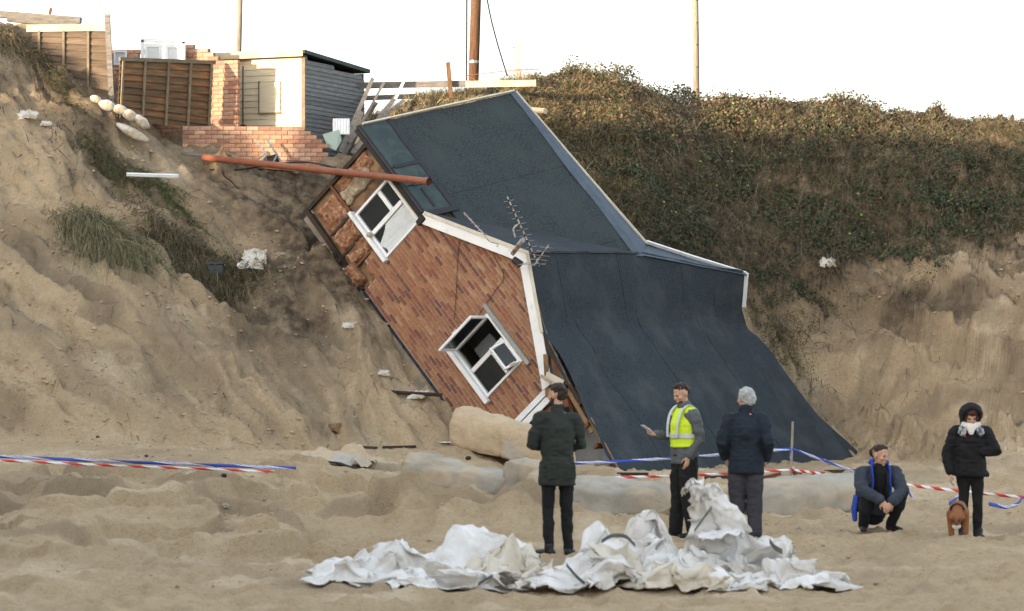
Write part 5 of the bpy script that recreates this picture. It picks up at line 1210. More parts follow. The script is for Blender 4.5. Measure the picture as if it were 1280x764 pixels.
tape('short tape tail hanging from the thin post', [px(989, 562, 43.15), px(987, 569, 43.1), px(988, 576, 43.15)], .07, M_tblue, .5, n=16, twist=6)
p = px(988, 605, 43.2); tp = thing('tape_post', 'thin grey stake holding the barrier tapes by the roof edge', 'stake', p)
MB().tube([(0, 0, -.1), px(991, 527, 43.2)-p], [.022, .018], 8).build('shaft', M_poleg, tp); MB().tube([px(990, 585, 43.2)-p, px(990, 590, 93.2)-p], .035, 8).build('tape_knot', mat('knot_white', (.7, .7, .7)), tp)
p = px(1033, 604, 42.1); MB().tube([p, px(1034, 590, 92.1)], .01, 6).build('tape_peg', M_poleg, None, label='short thin peg under the red tape near the stake', cat='peg')
# debris along the buried roof edge
for k, (x, y, l_) in enumerate((( 900, 598, 'dark timber piece under the buried roof edge behind the old man'), (955, 596, 'reddish timber piece under the buried roof edge near the stake'), (1010, 603, 'red brown board at the roof edge under the red tape'), (1050, 604, 'dark splintered board near the tip of the roof'), (790, 592, 'dark splinter at the inner corner of the buried roof'))):
    a = px(x-18, y, 45+.9*k if k < 4 else 46); b = px(x+20, y+2, 45.2+.9*k if k < 4 else 46.1); a.z = gz(a.x, a.y)+.03; b.z = gz(b.x, b.y)+.05
    MB().beam(a, b, .09, .05).build('splintered_board', M_redwood if k in (1, 2) else M_darkwood, None, label=l_, cat='board')
for x, y, r_, l_ in ((585, 575, .05, 'small dark clod on the sand by the crusted sandbag'), (282, 636, .05, 'small blue grey pebble in the sand hollow'), (280, 596, .04, 'dark pebble below the red and white tape'), (183, 571, .03, 'tiny dark pebble above the blue tape'), (122, 547, .03, 'tiny dark stone at the foot of the left cliff')):
    p = slope_pt(x, y, 30, 52); bmx = bmesh.new(); bmesh.ops.create_icosphere(bmx, subdivisions=2, radius=r_)
    for v in bmx.verts: v.co *= 1+.25*random.uniform(-1, 1); v.co.z *= .7
    me = bpy.data.meshes.new('pebble'); bmx.to_mesh(me); bmx.free(); link('pebble', me, M_darkwood if r_ != .05 or x > 500 else M_geo, None, label=l_, cat='pebble', loc=p+Vector((0, 0, r_*.3)))
for a, b, l_ in (((432, 560), (470, 562), 'thin dark stick on the sand left of the crusted sandbag'), ((478, 561), (520, 560), 'second dark stick pointing at the crusted sandbag')):
    A = slope_pt(*a, 40, 52); B = slope_pt(*b, 40, 52); MB().beam(A+Vector((0, 0, .02)), B+Vector((0, 0, .02)), .05, .04).build('driftwood_stick', M_darkwood, None, label=l_, cat='stick')

# ------------------------------------------------------------------ people and dog
M_skin = mat('skin', (.50, .30, .215), (.44, .25, .175), rough=.55, scale=9, spec=.35)
M_eye = mat('eye_dark', (.03, .02, .018), rough=.3)
M_lip = mat('lip', (.34, .13, .11), rough=.5)
def cloth(name, c, c2=None, bump=.006, bs=14, rough=.85): return mat(name, c, c2 or tuple(v*.7 for v in c), rough=rough, scale=6, bump=bump, bscale=bs)
def ell(mb, c, r, Rm=None, n=12):
    v = []; f = []
    for i in range(n+1):
        th = PI*i/n
        for j in range(2*n):
            ph = PI*j/n; q = Vector((r[0]*math.sin(th)*math.cos(ph), r[1]*math.sin(th)*math.sin(ph), r[2]*math.cos(th)))
            v.append(Vector(c)+(Rm @ q if Rm else q))
    f = [(i*2*n+j, (i+1)*2*n+j, (i+1)*2*n+(j+1) % (2*n), i*2*n+(j+1) % (2*n)) for i in range(n) for j in range(2*n)]
    return mb.add(v, f)
def limb(mb, pts, rad, n=14, ref=(1, 0, 0), flat=False):
    """tapered closed tube with rounded ends"""
    pts = [Vector(p) for p in pts]; rr = [r if isinstance(r, (tuple, list)) else (r, r) for r in rad]
    d0 = (pts[0]-pts[1]).normalized(); d1 = (pts[-1]-pts[-2]).normalized()
    P = [pts[0]+d0*rr[0][0]*.75, pts[0]+d0*rr[0][0]*.45]+pts+[pts[-1]+d1*rr[-1][0]*.45, pts[-1]+d1*rr[-1][0]*.75]
    Q = [tuple(x*.35 for x in rr[0]), tuple(x*.82 for x in rr[0])]+rr+[tuple(x*.82 for x in rr[-1]), tuple(x*.35 for x in rr[-1])]
    if flat: P = P[2:]; Q = Q[2:]
    return mb.tube(P, Q, n, ref)
TMPC = 0
def fuse(mb, vox, sm=6, wr=0., wsc=(9, 9, 4), seed=0, fac=.5):
    """one continuous surface from overlapping closed pieces"""
    me = bpy.data.meshes.new('tmp'); me.from_pydata([tuple(p) for p in mb.v], [], mb.f)
    bm = bmesh.new(); bm.from_mesh(me); bmesh.ops.remove_doubles(bm, verts=bm.verts, dist=1e-5); bmesh.ops.triangulate(bm, faces=bm.faces); bm.to_mesh(me); bm.free()
    o = bpy.data.objects.new('tmp', me); COL.objects.link(o)
    r = o.modifiers.new('r', 'REMESH'); r.mode = 'VOXEL'; r.voxel_size = vox; r.adaptivity = 0
    s = o.modifiers.new('s', 'SMOOTH'); s.factor = fac; s.iterations = sm
    dg = bpy.context.evaluated_depsgraph_get(); out = bpy.data.meshes.new_from_object(o.evaluated_get(dg))
    bpy.data.objects.remove(o); bpy.data.meshes.remove(me)
    if wr:
        n = len(out.vertices); co = np.empty(n*3); out.vertices.foreach_get('co', co); co = co.reshape(-1, 3); no = np.empty(n*3); out.vertices.foreach_get('normal', no); no = no.reshape(-1, 3)
        q = vn(co[:, 0]*wsc[0]+seed, co[:, 1]*wsc[1], co[:, 2]*wsc[2]+2*vn(co[:, 0]*5, co[:, 1]*5, co[:, 2]*5, 3), seed)
        q2 = 1-2*np.abs(vn(co[:, 0]*14+seed, co[:, 1]*14, co[:, 2]*22, seed+4))
        co = co+no*(wr*(q+.5*q2))[:, None]; out.vertices.foreach_set('co', co.ravel()); out.update()
    out.polygons.foreach_set('use_smooth', np.ones(len(out.polygons), bool)); return out
def hand(mb, wrist, d, pn, side, curl=.5, sc=1., spread=.12):
    """palm + five fingers; d = pointing direction, pn = palm normal (fingers curl towards it), side = +1 thumb on +cross side"""
    d = Vector(d).normalized(); pn = Vector(pn); pn = (pn-d*pn.dot(d)).normalized(); s = d.cross(pn).normalized()*side; w = Vector(wrist)
    limb(mb, [w-d*.02, w+d*.03*sc, w+d*.085*sc], [(.026*sc, .021*sc), (.036*sc, .017*sc), (.040*sc, .015*sc)], 12, ref=s)
    for k, (off, ln) in enumerate(((.031, .072), (.011, .080), (-.010, .075), (-.030, .060))):
        p = w+d*.085*sc+s*off*sc; a = curl*.6; dd = d+s*(off*spread*6); pts = [p-d*.02*sc]; q = p
        for j, fl in enumerate((.44, .32, .26)):
            dirv = (dd.normalized()*math.cos(a)+pn*math.sin(a)); q = q+dirv*ln*fl*sc; pts.append(q.copy()); a += curl*.85
        limb(mb, pts, [.0092*sc, .009*sc, .008*sc, .007*sc], 8, ref=s)
    p = w+d*.025*sc+s*.030*sc; t1 = p+(d*.6+s*.65+pn*.35).normalized()*.042*sc; t2 = t1+(d*.85+s*.15+pn*.45).normalized()*.032*sc
    limb(mb, [p, t1, t2], [.013*sc, .0105*sc, .0085*sc], 8, ref=s)
def head_mesh(mb, c, Rm, s=1.):
    """c = head centre; local +y is the face"""
    q = lambda x, y, z: Vector(c)+Rm @ Vector((x*s, y*s, z*s))
    ell(mb, q(0, -.010, .030), (.076*s, .094*s, .088*s), Rm); ell(mb, q(0, .022, -.035), (.060*s, .066*s, .078*s), Rm)
    ell(mb, q(0, .066, -.092), (.026*s, .022*s, .020*s), Rm, 8); ell(mb, q(0, .082, .018), (.052*s, .012*s, .012*s), Rm, 8)
    limb(mb, [q(0, .086, .008), q(0, .104, -.026), q(0, .096, -.036)], [.010*s, .015*s, .012*s], 8); ell(mb, q(0, .084, -.064), (.024*s, .014*s, .012*s), Rm, 8)
    for sg in (-1, 1):
        ell(mb, q(sg*.079, -.006, -.010), (.011*s, .020*s, .033*s), Rm, 8); ell(mb, q(sg*.044, .062, -.022), (.024*s, .024*s, .024*s), Rm, 8)
def person(label, loc, yaw, J, garments, headR=(0, 0, 0), hscale=1., hands=(), build=1.):
    """J: joints in local metres (facing +y).  One continuous body plus clothes as children."""
    root = thing('person', label, 'person', loc, yaw)
    b = build; mb = MB(); V_ = lambda k: Vector(J[k])
    pel, wa, chs, nk, hd = V_('pelvis'), V_('waist'), V_('chest'), V_('neck'), V_('head')
    up = (chs-pel).normalized()
    limb(mb, [pel-up*.04, pel, wa, chs, chs+(nk-chs)*.55], [(.13*b, .10*b), (.145*b, .11*b), (.125*b, .09*b), (.15*b, .10*b), (.12*b, .08*b)], 18)
    limb(mb, [nk-(hd-nk)*.45, nk, hd-(hd-nk)*.35], [.062*b, .054*b, .056*b], 14)
    for sd in ('l', 'r'):
        sh, el, wr = V_('sho_'+sd), V_('elb_'+sd), V_('wri_'+sd)
        limb(mb, [chs+(sh-chs)*.5, sh], [.06*b, .055*b], 12); limb(mb, [sh, sh.lerp(el, .5), el, el.lerp(wr, .4), wr], [.044*b, .038*b, .032*b, .033*b, .026*b], 14)
        hp_, kn, an = V_('hip_'+sd), V_('kne_'+sd), V_('ank_'+sd)
        limb(mb, [hp_, hp_.lerp(kn, .5), kn, kn.lerp(an, .35), an], [.075*b, .062*b, .044*b, .044*b, .032*b], 14)
        ft = Vector(J.get('toe_'+sd, an+Vector((0, .17, -.05)))); limb(mb, [an+Vector((0, -.02, -.03)), an.lerp(ft, .8)], [.024, .018], 10)
    Rm = Matrix.Rotation(headR[0], 3, 'Z') @ Matrix.Rotation(headR[1], 3, 'X') @ Matrix.Rotation(headR[2], 3, 'Y')
    head_mesh(mb, hd, Rm, hscale)
    for h_ in hands: hand(mb, *h_)
    body = link('body', fuse(mb, .0085, 3), M_skin, root)
    q = lambda x, y, z: hd+Rm @ Vector((x*hscale, y*hscale, z*hscale))
    for sg in (-1, 1):
        ell(MB(), q(sg*.030, .080, .004), (.011, .007, .006), Rm, 6).build('eye', M_eye, body, smooth=True)
        ell(MB(), q(sg*.030, .088, .020), (.018, .006, .004), Rm, 6).build('eyebrow', garments.get('hairmat', M_eye), body, smooth=True)
    ell(MB(), q(0, .095, -.066), (.021, .007, .005), Rm, 6).build('lips', M_lip, body, smooth=True)
    return root, body, Rm, q
def stand(h=1.78, lean=0.):
    k = h/1.78
    J = dict(pelvis=(0, 0, .96), waist=(0, .0, 1.10), chest=(0, .005, 1.32), neck=(0, .0, 1.515), head=(0, .025, 1.668),
             sho_l=(-.185, 0, 1.43), sho_r=(.185, 0, 1.43), elb_l=(-.235, -.02, 1.14), elb_r=(.235, -.02, 1.14), wri_l=(-.24, .06, .88), wri_r=(.24, .06, .88),
             hip_l=(-.09, 0, .92), hip_r=(.09, 0, .92), kne_l=(-.10, .02, .50), kne_r=(.10, .02, .50), ank_l=(-.105, -.01, .085), ank_r=(.105, -.01, .085), toe_l=(-.125, .15, .03), toe_r=(.125, .15, .03))
    return {a: tuple(x*k for x in b) for a, b in J.items()}
def trousers(root, J, m, b=1., seed=1, wide=1.):
    mb = MB(); V_ = lambda k: Vector(J[k]); pel, wa = V_('pelvis'), V_('waist')
    limb(mb, [pel-(wa-pel).normalized()*.10, pel, wa], [(.145*b, .115*b), (.155*b, .122*b), (.135*b, .10*b)], 18)
    for sd in ('l', 'r'):
        hp_, kn, an = V_('hip_'+sd), V_('kne_'+sd), V_('ank_'+sd)
        limb(mb, [hp_, hp_.lerp(kn, .5), kn, kn.lerp(an, .4), an+Vector((0, 0, -.01))], [.098*b, .090*b*wide, .073*b*wide, .070*b*wide, .060*b*wide], 16)
    return link('trousers', fuse(mb, .0105, 3, .009, (7, 7, 12), seed), m, root)
def shoes(root, J, m, sc=1.):
    for sd in ('l', 'r'):
        a = Vector(J['ank_'+sd]); t = Vector(J['toe_'+sd]); d = Vector((t.x-a.x, t.y-a.y, 0)).normalized(); mb = MB(); base = min(t.z, a.z)-.005
        h_ = Vector((a.x, a.y, base))-d*.055; t_ = Vector((t.x, t.y, base))+d*.045
        limb(mb, [h_+Vector((0, 0, .02)), h_.lerp(t_, .5)+Vector((0, 0, .015)), t_+Vector((0, 0, .01))], [(.04*sc, .04*sc), (.044*sc, .04*sc), (.040*sc, .028*sc)], 12, ref=d.cross(Vector((0, 0, 1))))
        limb(mb, [a+Vector((0, 0, .03)), a-Vector((0, 0, .03))], [.052*sc, .050*sc], 12)
        link('shoe', fuse(mb, .009, 3), m, root)
def jacket(root, J, m, hem, b=1., seed=2, flare=1., collar=None, sleeve=1., name='jacket', wr=.014, secs=None, depth=1.):
    mb = MB(); V_ = lambda k: Vector(J[k]); pel, wa, chs, nk = V_('pelvis'), V_('waist'), V_('chest'), V_('neck')
    hemp = pel+(pel-wa).normalized()*hem
    limb(mb, [hemp, pel, wa, wa.lerp(chs, .5), chs, chs.lerp(nk, .45), chs.lerp(nk, .8)],
         secs or [(.195*b*flare, .150*b*depth), (.19*b, .150*b*depth), (.175*b, .138*b*depth), (.185*b, .140*b*depth), (.192*b, .140*b*depth), (.160*b, .112*b), (.090*b, .08*b)], 22, flat=True)
    for sd in ('l', 'r'):
        sh, el, wr_ = V_('sho_'+sd), V_('elb_'+sd), V_('wri_'+sd)
        limb(mb, [chs+(sh-chs)*.35+(nk-chs)*.25, sh], [.085*b, .080*b], 14)
        limb(mb, [sh, sh.lerp(el, .5), el, el.lerp(wr_, .5), el.lerp(wr_, .93)], [.078*b*sleeve, .072*b*sleeve, .065*b*sleeve, .058*b*sleeve, .050*b*sleeve], 14)
    if collar: limb(mb, [chs.lerp(nk, .72), nk+(V_('head')-nk)*collar], [.082*b, .074*b], 16)
    return link(name, fuse(mb, .0105, 5, wr, (6, 6, 11), seed), m, root)
def hair(body, q, m, parts, name='hair', vox=.0085, wr=.010):
    mb = MB()
    for c, r in parts: ell(mb, q(*c), r)
    return link(name, fuse(mb, vox, 2, wr, (40, 40, 40), 3), m, body)
M_hairb = mat('brown_hair', (.035, .022, .015), (.02, .013, .009), rough=.6, scale=30, bump=.006, bscale=60)
M_hairg = mat('grey_hair', (.42, .43, .44), (.28, .29, .30), rough=.6, scale=30, bump=.006, bscale=60)
M_shoe = mat('black_shoe', (.012, .012, .013), rough=.5)
SHORT = [((0, -.022, .060), (.080, .090, .064)), ((0, -.062, .010), (.074, .056, .075)), ((0, .030, .094), (.056, .046, .024))]
# 1 green coat, seen from behind, head turned left
x, y = TXp(697, 29.6), 29.6; J = stand(1.79)
J.update(elb_l=(-.27, .03, 1.15), wri_l=(-.06, .24, 1.16), elb_r=(.27, .03, 1.15), wri_r=(.07, .25, 1.12), kne_l=(-.10, .03, .5), kne_r=(.10, .02, .5), ank_l=(-.10, -.03, .085), toe_l=(-.17, .13, .03), ank_r=(.12, .02, .085), toe_r=(.19, .17, .03))
M_green = cloth('green_coat', (.027, .033, .030), (.019, .024, .022)); M_blackj = cloth('black_jeans', (.010, .011, .013), (.007, .008, .009))
r_, bd, Rm, q = person('bearded man in a dark green coat with his back turned', (x, y, gz(x, y)), R(14), J, dict(hairmat=M_hairb), headR=(R(38), R(-4), 0),
    hands=[(J['wri_l'], (1, .25, -.1), (0, -1, 0), 1, .7), (J['wri_r'], (-1, .25, .05), (0, -1, 0), -1, .7)])
trousers(r_, J, M_blackj, .92, 11, .92); shoes(r_, J, M_shoe)
cj = jacket(r_, J, M_green, .22, .97, 12, 1.05, collar=.18, sleeve=.95)
for sg in (-1, 1): MB().box(-.055, .055, -.012, .0, -.07, .07, Matrix.Translation((sg*.10, -.142, .88))).build('pocket_flap', M_green, cj, bevel=.006)
hair(bd, q, M_hairb, SHORT); hair(bd, q, M_hairb, [((0, .040, -.085), (.062, .056, .040)), ((-.055, .02, -.06), (.018, .035, .05)), ((.055, .02, -.06), (.018, .035, .05))], 'beard')
# 2 man in hi-vis vest looking at his phone
x, y = TXp(856, 32.5), 32.5; J = stand(1.77)
J.update(head=(0, .045, 1.655), elb_r=(.25, .04, 1.16), wri_r=(.17, .29, 1.19), elb_l=(-.25, -.06, 1.15), wri_l=(-.18, .06, .94), ank_r=(.12, .05, .085), toe_r=(.15, .22, .03), ank_l=(-.11, -.05, .085), toe_l=(-.14, .11, .03))
M_greytop = cloth('grey_sweatshirt', (.10, .11, .12), (.075, .082, .09)); M_hiv = mat('hi_vis_yellow', (.62, .80, .03), (.52, .70, .03), rough=.6, scale=5, bump=.006, bscale=12)
M_refl = mat('reflective_band', (.56, .60, .62), (.46, .5, .52), rough=.35, scale=8); M_blackt = cloth('black_trousers', (.010, .010, .011))
r_, bd, Rm, q = person('man in a yellow high visibility vest looking down at his phone', (x, y, gz(x, y)), R(118), J, dict(hairmat=M_hairb), headR=(R(4), R(-24), 0),
    hands=[(J['wri_r'], (-.1, .9, .12), (-.55, 0, .8), 1, .85), (J['wri_l'], (.05, .2, -1), (.6, .1, 0), -1, .4)])
trousers(r_, J, M_blackt, 1.06, 21, 1.15); shoes(r_, J, M_shoe)
jacket(r_, J, M_greytop, .10, .97, 22, 1.0, collar=.2, name='sweatshirt', sleeve=.92)
mb = MB(); V3 = lambda k: Vector(J[k])
limb(mb, [V3('pelvis')+Vector((0, 0, .09)), V3('waist'), V3('waist').lerp(V3('chest'), .5), V3('chest'), V3('chest').lerp(V3('neck'), .45)], [(.195, .165), (.190, .158), (.192, .155), (.195, .152), (.155, .122)], 22, flat=True)
for sg in (-1, 1): limb(mb, [Vector((sg*.09, -.0, 1.44)), Vector((sg*.165, -.0, 1.42))], [.085, .078], 14)
vest = link('safety_vest', fuse(mb, .0105, 3, .007, (7, 7, 9), 23), M_hiv, r_)
def band(name, z, rx, ry, h_, m, parent, cx=0, cy=0): 
    mb = MB(); n = 40; v = []
    for k in range(n):
        a = 2*PI*k/n; 
        for rr, zz in ((1, -h_/2), (1, h_/2), (.95, h_/2), (.95, -h_/2)): v.append((cx+rx*rr*math.cos(a), cy+ry*rr*math.sin(a), z+zz))
    f = [(4*k+j, 4*((k+1) % n)+j, 4*((k+1) % n)+(j+1) % 4, 4*k+(j+1) % 4) for k in range(n) for j in range(4)]
    return mb.add(v, f).build(name, m, parent, smooth=False)
band('reflective_band', 1.175, .203, .172, .05, M_refl, vest)
for sg in (-1, 1): MB().tube(curve_pts([(sg*.10, .172, 1.16), (sg*.105, .165, 1.30), (sg*.11, .125, 1.44), (sg*.11, .02, 1.525), (sg*.11, -.10, 1.46), (sg*.10, -.165, 1.3), (sg*.10, -.17, 1.16)], 24), [(.025, .006)]*25, 8, ref=(1, 0, 0)).build('shoulder_band', M_refl, vest)
hair(bd, q, M_hairb, [((0, -.02, .058), (.080, .090, .064)), ((0, -.066, .02), (.07, .048, .06)), ((0, .028, .092), (.058, .048, .026))]); hair(bd, q, M_hairb, [((0, .048, -.088), (.05, .045, .028))], 'beard')
phone = MB().box(-.037, .037, -.075, .075, -.005, .005).build('mobile_phone', mat('phone_white', (.55, .57, .6), rough=.3), None, bevel=.004, label='pale mobile phone held by the man in the yellow vest', cat='phone')
phone.matrix_world = Matrix.Translation(r_.matrix_basis @ Vector((.12, .43, 1.255))) @ Matrix.Rotation(R(118), 4, 'Z') @ Matrix.Rotation(R(35), 4, 'X')
# 3 grey-haired man in navy jacket, from behind
x, y = TXp(932, 32.2), 32.2; J = stand(1.73)
J.update(head=(0, .045, 1.615), elb_l=(-.265, -.06, 1.12), wri_l=(-.235, .08, .94), elb_r=(.265, -.06, 1.12), wri_r=(.235, .08, .94), chest=(0, -.01, 1.29), neck=(0, .01, 1.465))
M_navy = cloth('navy_jacket', (.014, .022, .036), (.010, .016, .027)); M_gtr = cloth('grey_trousers', (.045, .045, .058), (.033, .033, .043))
r_, bd, Rm, q = person('grey haired man in a navy jacket with his back turned', (x, y, gz(x, y)), R(-8), J, dict(hairmat=M_hairg), headR=(R(42), R(-3), 0), hscale=1.03,
    hands=[(J['wri_l'], (.15, .5, -.6), (1, 0, 0), 1, .8), (J['wri_r'], (-.15, .5, -.6), (-1, 0, 0), -1, .8)])
trousers(r_, J, M_gtr, 1.06, 31, 1.18); shoes(r_, J, M_shoe); jacket(r_, J, M_navy, .16, 1.02, 32, 1.05, collar=.28, sleeve=1.05)
hair(bd, q, M_hairg, [((0, -.02, .055), (.088, .098, .076)), ((0, -.06, .0), (.080, .058, .085)), ((-.055, 0, .02), (.035, .05, .06)), ((.055, 0, .02), (.035, .05, .06)), ((0, .026, .092), (.058, .048, .024))], wr=.009)
# 4 crouching man
x, y = TXp(1096, 32.9), 32.9
J = dict(pelvis=(0, -.12, .27), waist=(0, -.09, .41), chest=(0, .03, .61), neck=(0, .09, .76), head=(0, .135, .885), sho_l=(-.19, .05, .68), sho_r=(.19, .05, .68),
         elb_l=(-.24, .24, .48), elb_r=(.24, .24, .48), wri_l=(-.06, .42, .36), wri_r=(.06, .42, .38), hip_l=(-.10, -.10, .27), hip_r=(.10, -.10, .27), kne_l=(-.23, .30, .42), kne_r=(.20, .30, .40),
         ank_l=(-.16, .02, .09), ank_r=(.17, .03, .085), toe_l=(-.20, .20, .03), toe_r=(.21, .20, .03))
M_slate = cloth('slate_jacket', (.040, .050, .070), (.030, .038, .054)); M_blue = mat('bright_blue_lining', (.015, .06, .42), (.012, .05, .34), rough=.6, scale=6); M_jeans = cloth('dark_jeans', (.012, .014, .02))
r_, bd, Rm, q = person('dark haired man crouching on the sand in a blue lined jacket', (x, y, gz(x, y)), R(188), J, dict(hairmat=M_hairb), headR=(R(40), R(-12), 0), hscale=1.02,
    hands=[(J['wri_l'], (.55, .35, -.75), (.2, -1, 0), 1, .5), (J['wri_r'], (-.55, .3, -.8), (0, -1, .1), -1, .55)])
trousers(r_, J, M_jeans, .98, 41); shoes(r_, J, M_shoe)
cj = jacket(r_, J, M_slate, .06, 1.05, 42, 1.05, sleeve=1.12, depth=1.05)
M_bkt = cloth('black_jumper', (.008, .008, .009))
mb = MB(); limb(mb, [(0, .05, .42), (0, .13, .56), (0, .16, .68), (0, .135, .77)], [(.085, .09), (.085, .075), (.075, .06), (.06, .055)], 16); link('jumper', fuse(mb, .009, 3), M_bkt, r_)
for sg in (-1, 1):
    mb = MB(); limb(mb, curve_pts([(sg*.085, .10, .80), (sg*.105, .17, .72), (sg*.10, .215, .60), (sg*.115, .20, .46), (sg*.12, .14, .36)], 10), [(.015, .030)]*3+[(.010, .024)]*8, 10); link('jacket_lining', fuse(mb, .008, 2), M_blue, cj)
mb = MB(); limb(mb, curve_pts([(-.10, .09, .80), (-.06, .01, .82), (0, -.015, .825), (.06, .01, .82), (.10, .09, .80)], 10), [(.03, .025)]*11, 10, ref=(0, 0, 1)); link('collar', fuse(mb, .008, 2), M_blue, cj)
mb = MB(); limb(mb, [(.20, -.16, .40), (.225, -.16, .25), (.22, -.15, .12)], [(.03, .09), (.03, .10), (.02, .08)], 12, ref=(1, 0, 0)); link('jacket_tail', fuse(mb, .008, 2), M_blue, cj)
hair(bd, q, M_hairb, [((0, -.02, .060), (.080, .090, .062)), ((0, -.066, .02), (.07, .048, .06)), ((0, .026, .092), (.058, .048, .024))])
# 5 woman in hooded black coat
x, y = TXp(1213, 32.4), 32.4; J = stand(1.52)
J.update(head=(0, .065, 1.405), elb_l=(-.26, .0, .98), wri_l=(-.25, .10, .76), elb_r=(.27, .02, 1.0), wri_r=(.10, .19, 1.02), hip_l=(-.08, 0, .79), hip_r=(.08, 0, .79), kne_l=(-.075, .03, .44), kne_r=(.075, .02, .44), ank_l=(-.085, 0, .08), ank_r=(.08, 0, .08))
J['elb_l'], J['elb_r'] = (-.27, .05, 1.0), (.25, -.01, .97); J['wri_l'], J['wri_r'] = (-.10, .115, 1.0), (.225, .07, .76)
M_blkc = cloth('black_coat', (.009, .009, .011), (.006, .006, .008), bump=.012, bs=9)
r_, bd, Rm, q = person('woman in a hooded black coat and white scarf looking down at the dog', (x, y, gz(x, y)), R(176), J, dict(hairmat=M_hairb), headR=(R(4), R(-30), 0), hscale=.96,
    hands=[(J['wri_l'], (.8, -.6, 0), (0, -1, 0), 1, .7), (J['wri_r'], (0, .1, -1), (-1, 0, 0), -1, .4)], build=.92)
trousers(r_, J, cloth('black_leggings', (.008, .008, .009)), .86, 51, .9); shoes(r_, J, mat('black_boot', (.012, .012, .014), rough=.6), 1.12)
cj = jacket(r_, J, M_blkc, .10, 1.0, 52, 1.06, sleeve=1.12, depth=1.1, wr=.015)
mb = MB()
for a in range(-6, 7):
    an = a/6*2.05; limb(mb, [q(math.sin(an)*.100, .055, .03+math.cos(an)*.105), q(math.sin(an)*.112, -.03, .02+math.cos(an)*.118), q(math.sin(an)*.085, -.115, -.01+math.cos(an)*.085)], [.026, .032, .036], 10)
limb(mb, [q(0, -.10, .03), q(0, -.11, -.10), Vector((0, -.06, 1.24))], [.08, .10, .12], 14); ell(mb, q(0, -.045, .045), (.09, .09, .095))
link('hood', fuse(mb, .0095, 4, .006, (12, 12, 12), 5), M_blkc, cj)
mb = MB(); 
for k in range(16):
    an = 2*PI*k/16; p0 = Vector((.085*math.cos(an), .045+.075*math.sin(an), 1.285+.02*math.sin(an*3))); ell(mb, p0, (.032, .034, .042), None, 7)
ell(mb, Vector((0, .125, 1.245)), (.042, .026, .055), None, 8); ell(mb, Vector((.015, .115, 1.29)), (.05, .030, .04), None, 8)
link('scarf', fuse(mb, .009, 2, .005, (25, 25, 25), 6), mat('white_scarf', (.74, .73, .70), (.62, .6, .57), rough=.95, scale=12, bump=.006, bscale=40), r_)
hair(bd, q, mat('auburn_hair', (.07, .025, .018), rough=.6), [((0, .05, .075), (.07, .045, .035)), ((-.06, .04, .02), (.02, .035, .07)), ((.06, .04, .02), (.02, .035, .07))])
M_chk = mat('checked_lining', (.06, .065, .075), (.3, .31, .33), rough=.9, scale=24, ramp=(.48, .52))
for sg in (-1, 1): MB().prism([(sg*.05, .125, 1.30), (sg*.135, .085, 1.285), (sg*.15, .125, 1.21), (sg*.10, .15, 1.17), (sg*.06, .155, 1.21)], (0, -1, 0), .012).build('hood_lining', M_chk, cj)
MB().box(-.012, .012, -.004, .004, -.01, .01, Matrix.Translation((.075, .168, 1.18))).build('badge', mat('red_badge', (.4, .02, .02)), cj)
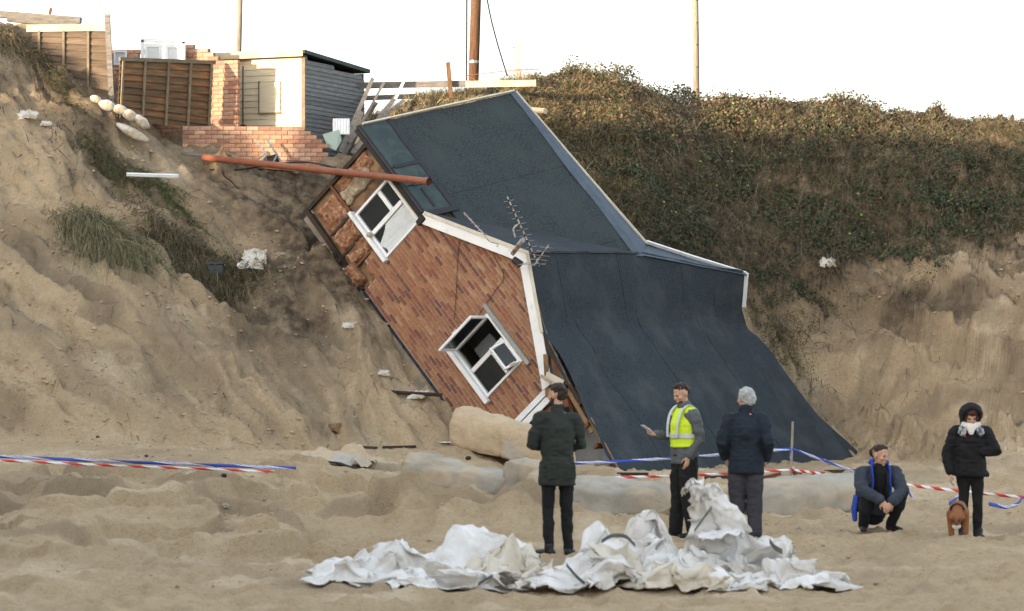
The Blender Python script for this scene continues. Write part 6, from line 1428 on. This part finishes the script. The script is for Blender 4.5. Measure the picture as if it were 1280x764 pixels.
# dog, facing the camera with its head low
x, y = TXp(1198, 31.7), 31.7
dog = thing('dog', 'stocky tan boxer dog with white muzzle standing with lowered head', 'dog', (x, y, gz(x, y)-.01), R(168)); dog.scale = (.92, .92, .90)
mb = MB()
limb(mb, [(0, -.30, .37), (0, -.22, .385), (0, -.05, .365), (0, .08, .365), (0, .17, .36), (0, .22, .35)], [(.07, .08), (.088, .085), (.088, .092), (.105, .125), (.105, .125), (.085, .09)], 20)
limb(mb, [(0, .15, .40), (0, .25, .375), (0, .32, .32)], [(.075, .08), (.066, .07), (.06, .062)], 14)
ell(mb, (0, .345, .285), (.075, .075, .07)); ell(mb, (0, .385, .235), (.050, .050, .060)); ell(mb, (0, .405, .200), (.044, .042, .036)); ell(mb, (0, .40, .170), (.034, .030, .022))
for sg in (-1, 1):
    ell(mb, (sg*.030, .405, .195), (.025, .03, .032), None, 8); limb(mb, [(sg*.055, .315, .335), (sg*.085, .335, .31), (sg*.088, .36, .275)], [(.018, .03), (.014, .032), (.008, .018)], 8, ref=(1, 0, 0))
    limb(mb, [(sg*.085, .14, .34), (sg*.09, .125, .22), (sg*.085, .145, .13), (sg*.085, .14, .05)], [.052, .038, .028, .025], 12); ell(mb, (sg*.085, .165, .024), (.034, .045, .024), None, 8)
    limb(mb, [(sg*.07, -.24, .34), (sg*.085, -.17, .24), (sg*.085, -.28, .14), (sg*.085, -.265, .05)], [(.05, .075), (.038, .05), .026, .024], 12); ell(mb, (sg*.085, -.24, .024), (.03, .042, .022), None, 8)
limb(mb, [(0, -.32, .42), (0, -.39, .40), (0, -.43, .33)], [.024, .018, .010], 8)
me = fuse(mb, .008, 3, .002, (30, 30, 30), 4); n = len(me.vertices); co = np.empty(n*3); me.vertices.foreach_get('co', co); co = co.reshape(-1, 3)
tan = np.array([.22, .085, .032]); c_ = np.tile(tan, (n, 1)); wm = sst(.215, .185, co[:, 2])*sst(.36, .385, co[:, 1]); dk = np.exp(-(((np.abs(co[:, 0])-.035)/.03)**2+((co[:, 2]-.25)/.035)**2))*(co[:, 1] > .35)
st_ = sst(.016, .008, np.abs(co[:, 0]))*(co[:, 1] > .36)*(co[:, 2] > .19)
c_ = c_*(1-.75*dk[:, None]); c_ = c_*(1-wm[:, None])+np.array([.62, .60, .57])*wm[:, None]
ch_ = sst(.27, .24, co[:, 2])*(co[:, 1] > .19)*(co[:, 1] < .30)*sst(.06, .03, np.abs(co[:, 0])); c_ = c_*(1-ch_[:, None])+np.array([.55, .5, .45])*ch_[:, None]
add_col(me, c_); dbody = link('body', me, mat('dog_coat', tan, attr='col', rough=.7, scale=20), dog)
ell(MB(), (0, .442, .215), (.019, .012, .014), None, 8).build('nose', M_black, dbody, smooth=True)
for sg in (-1, 1): ell(MB(), (sg*.036, .412, .262), (.009, .008, .009), None, 6).build('eye', M_black, dbody, smooth=True)
MB().tube([Vector((0, .235+.0, .385))+Vector((.078*math.cos(a), .045*math.sin(a), .066*math.sin(a)*1.1)) for a in [2*PI*k/20 for k in range(21)]], .011, 8).build('collar', M_black, dbody)
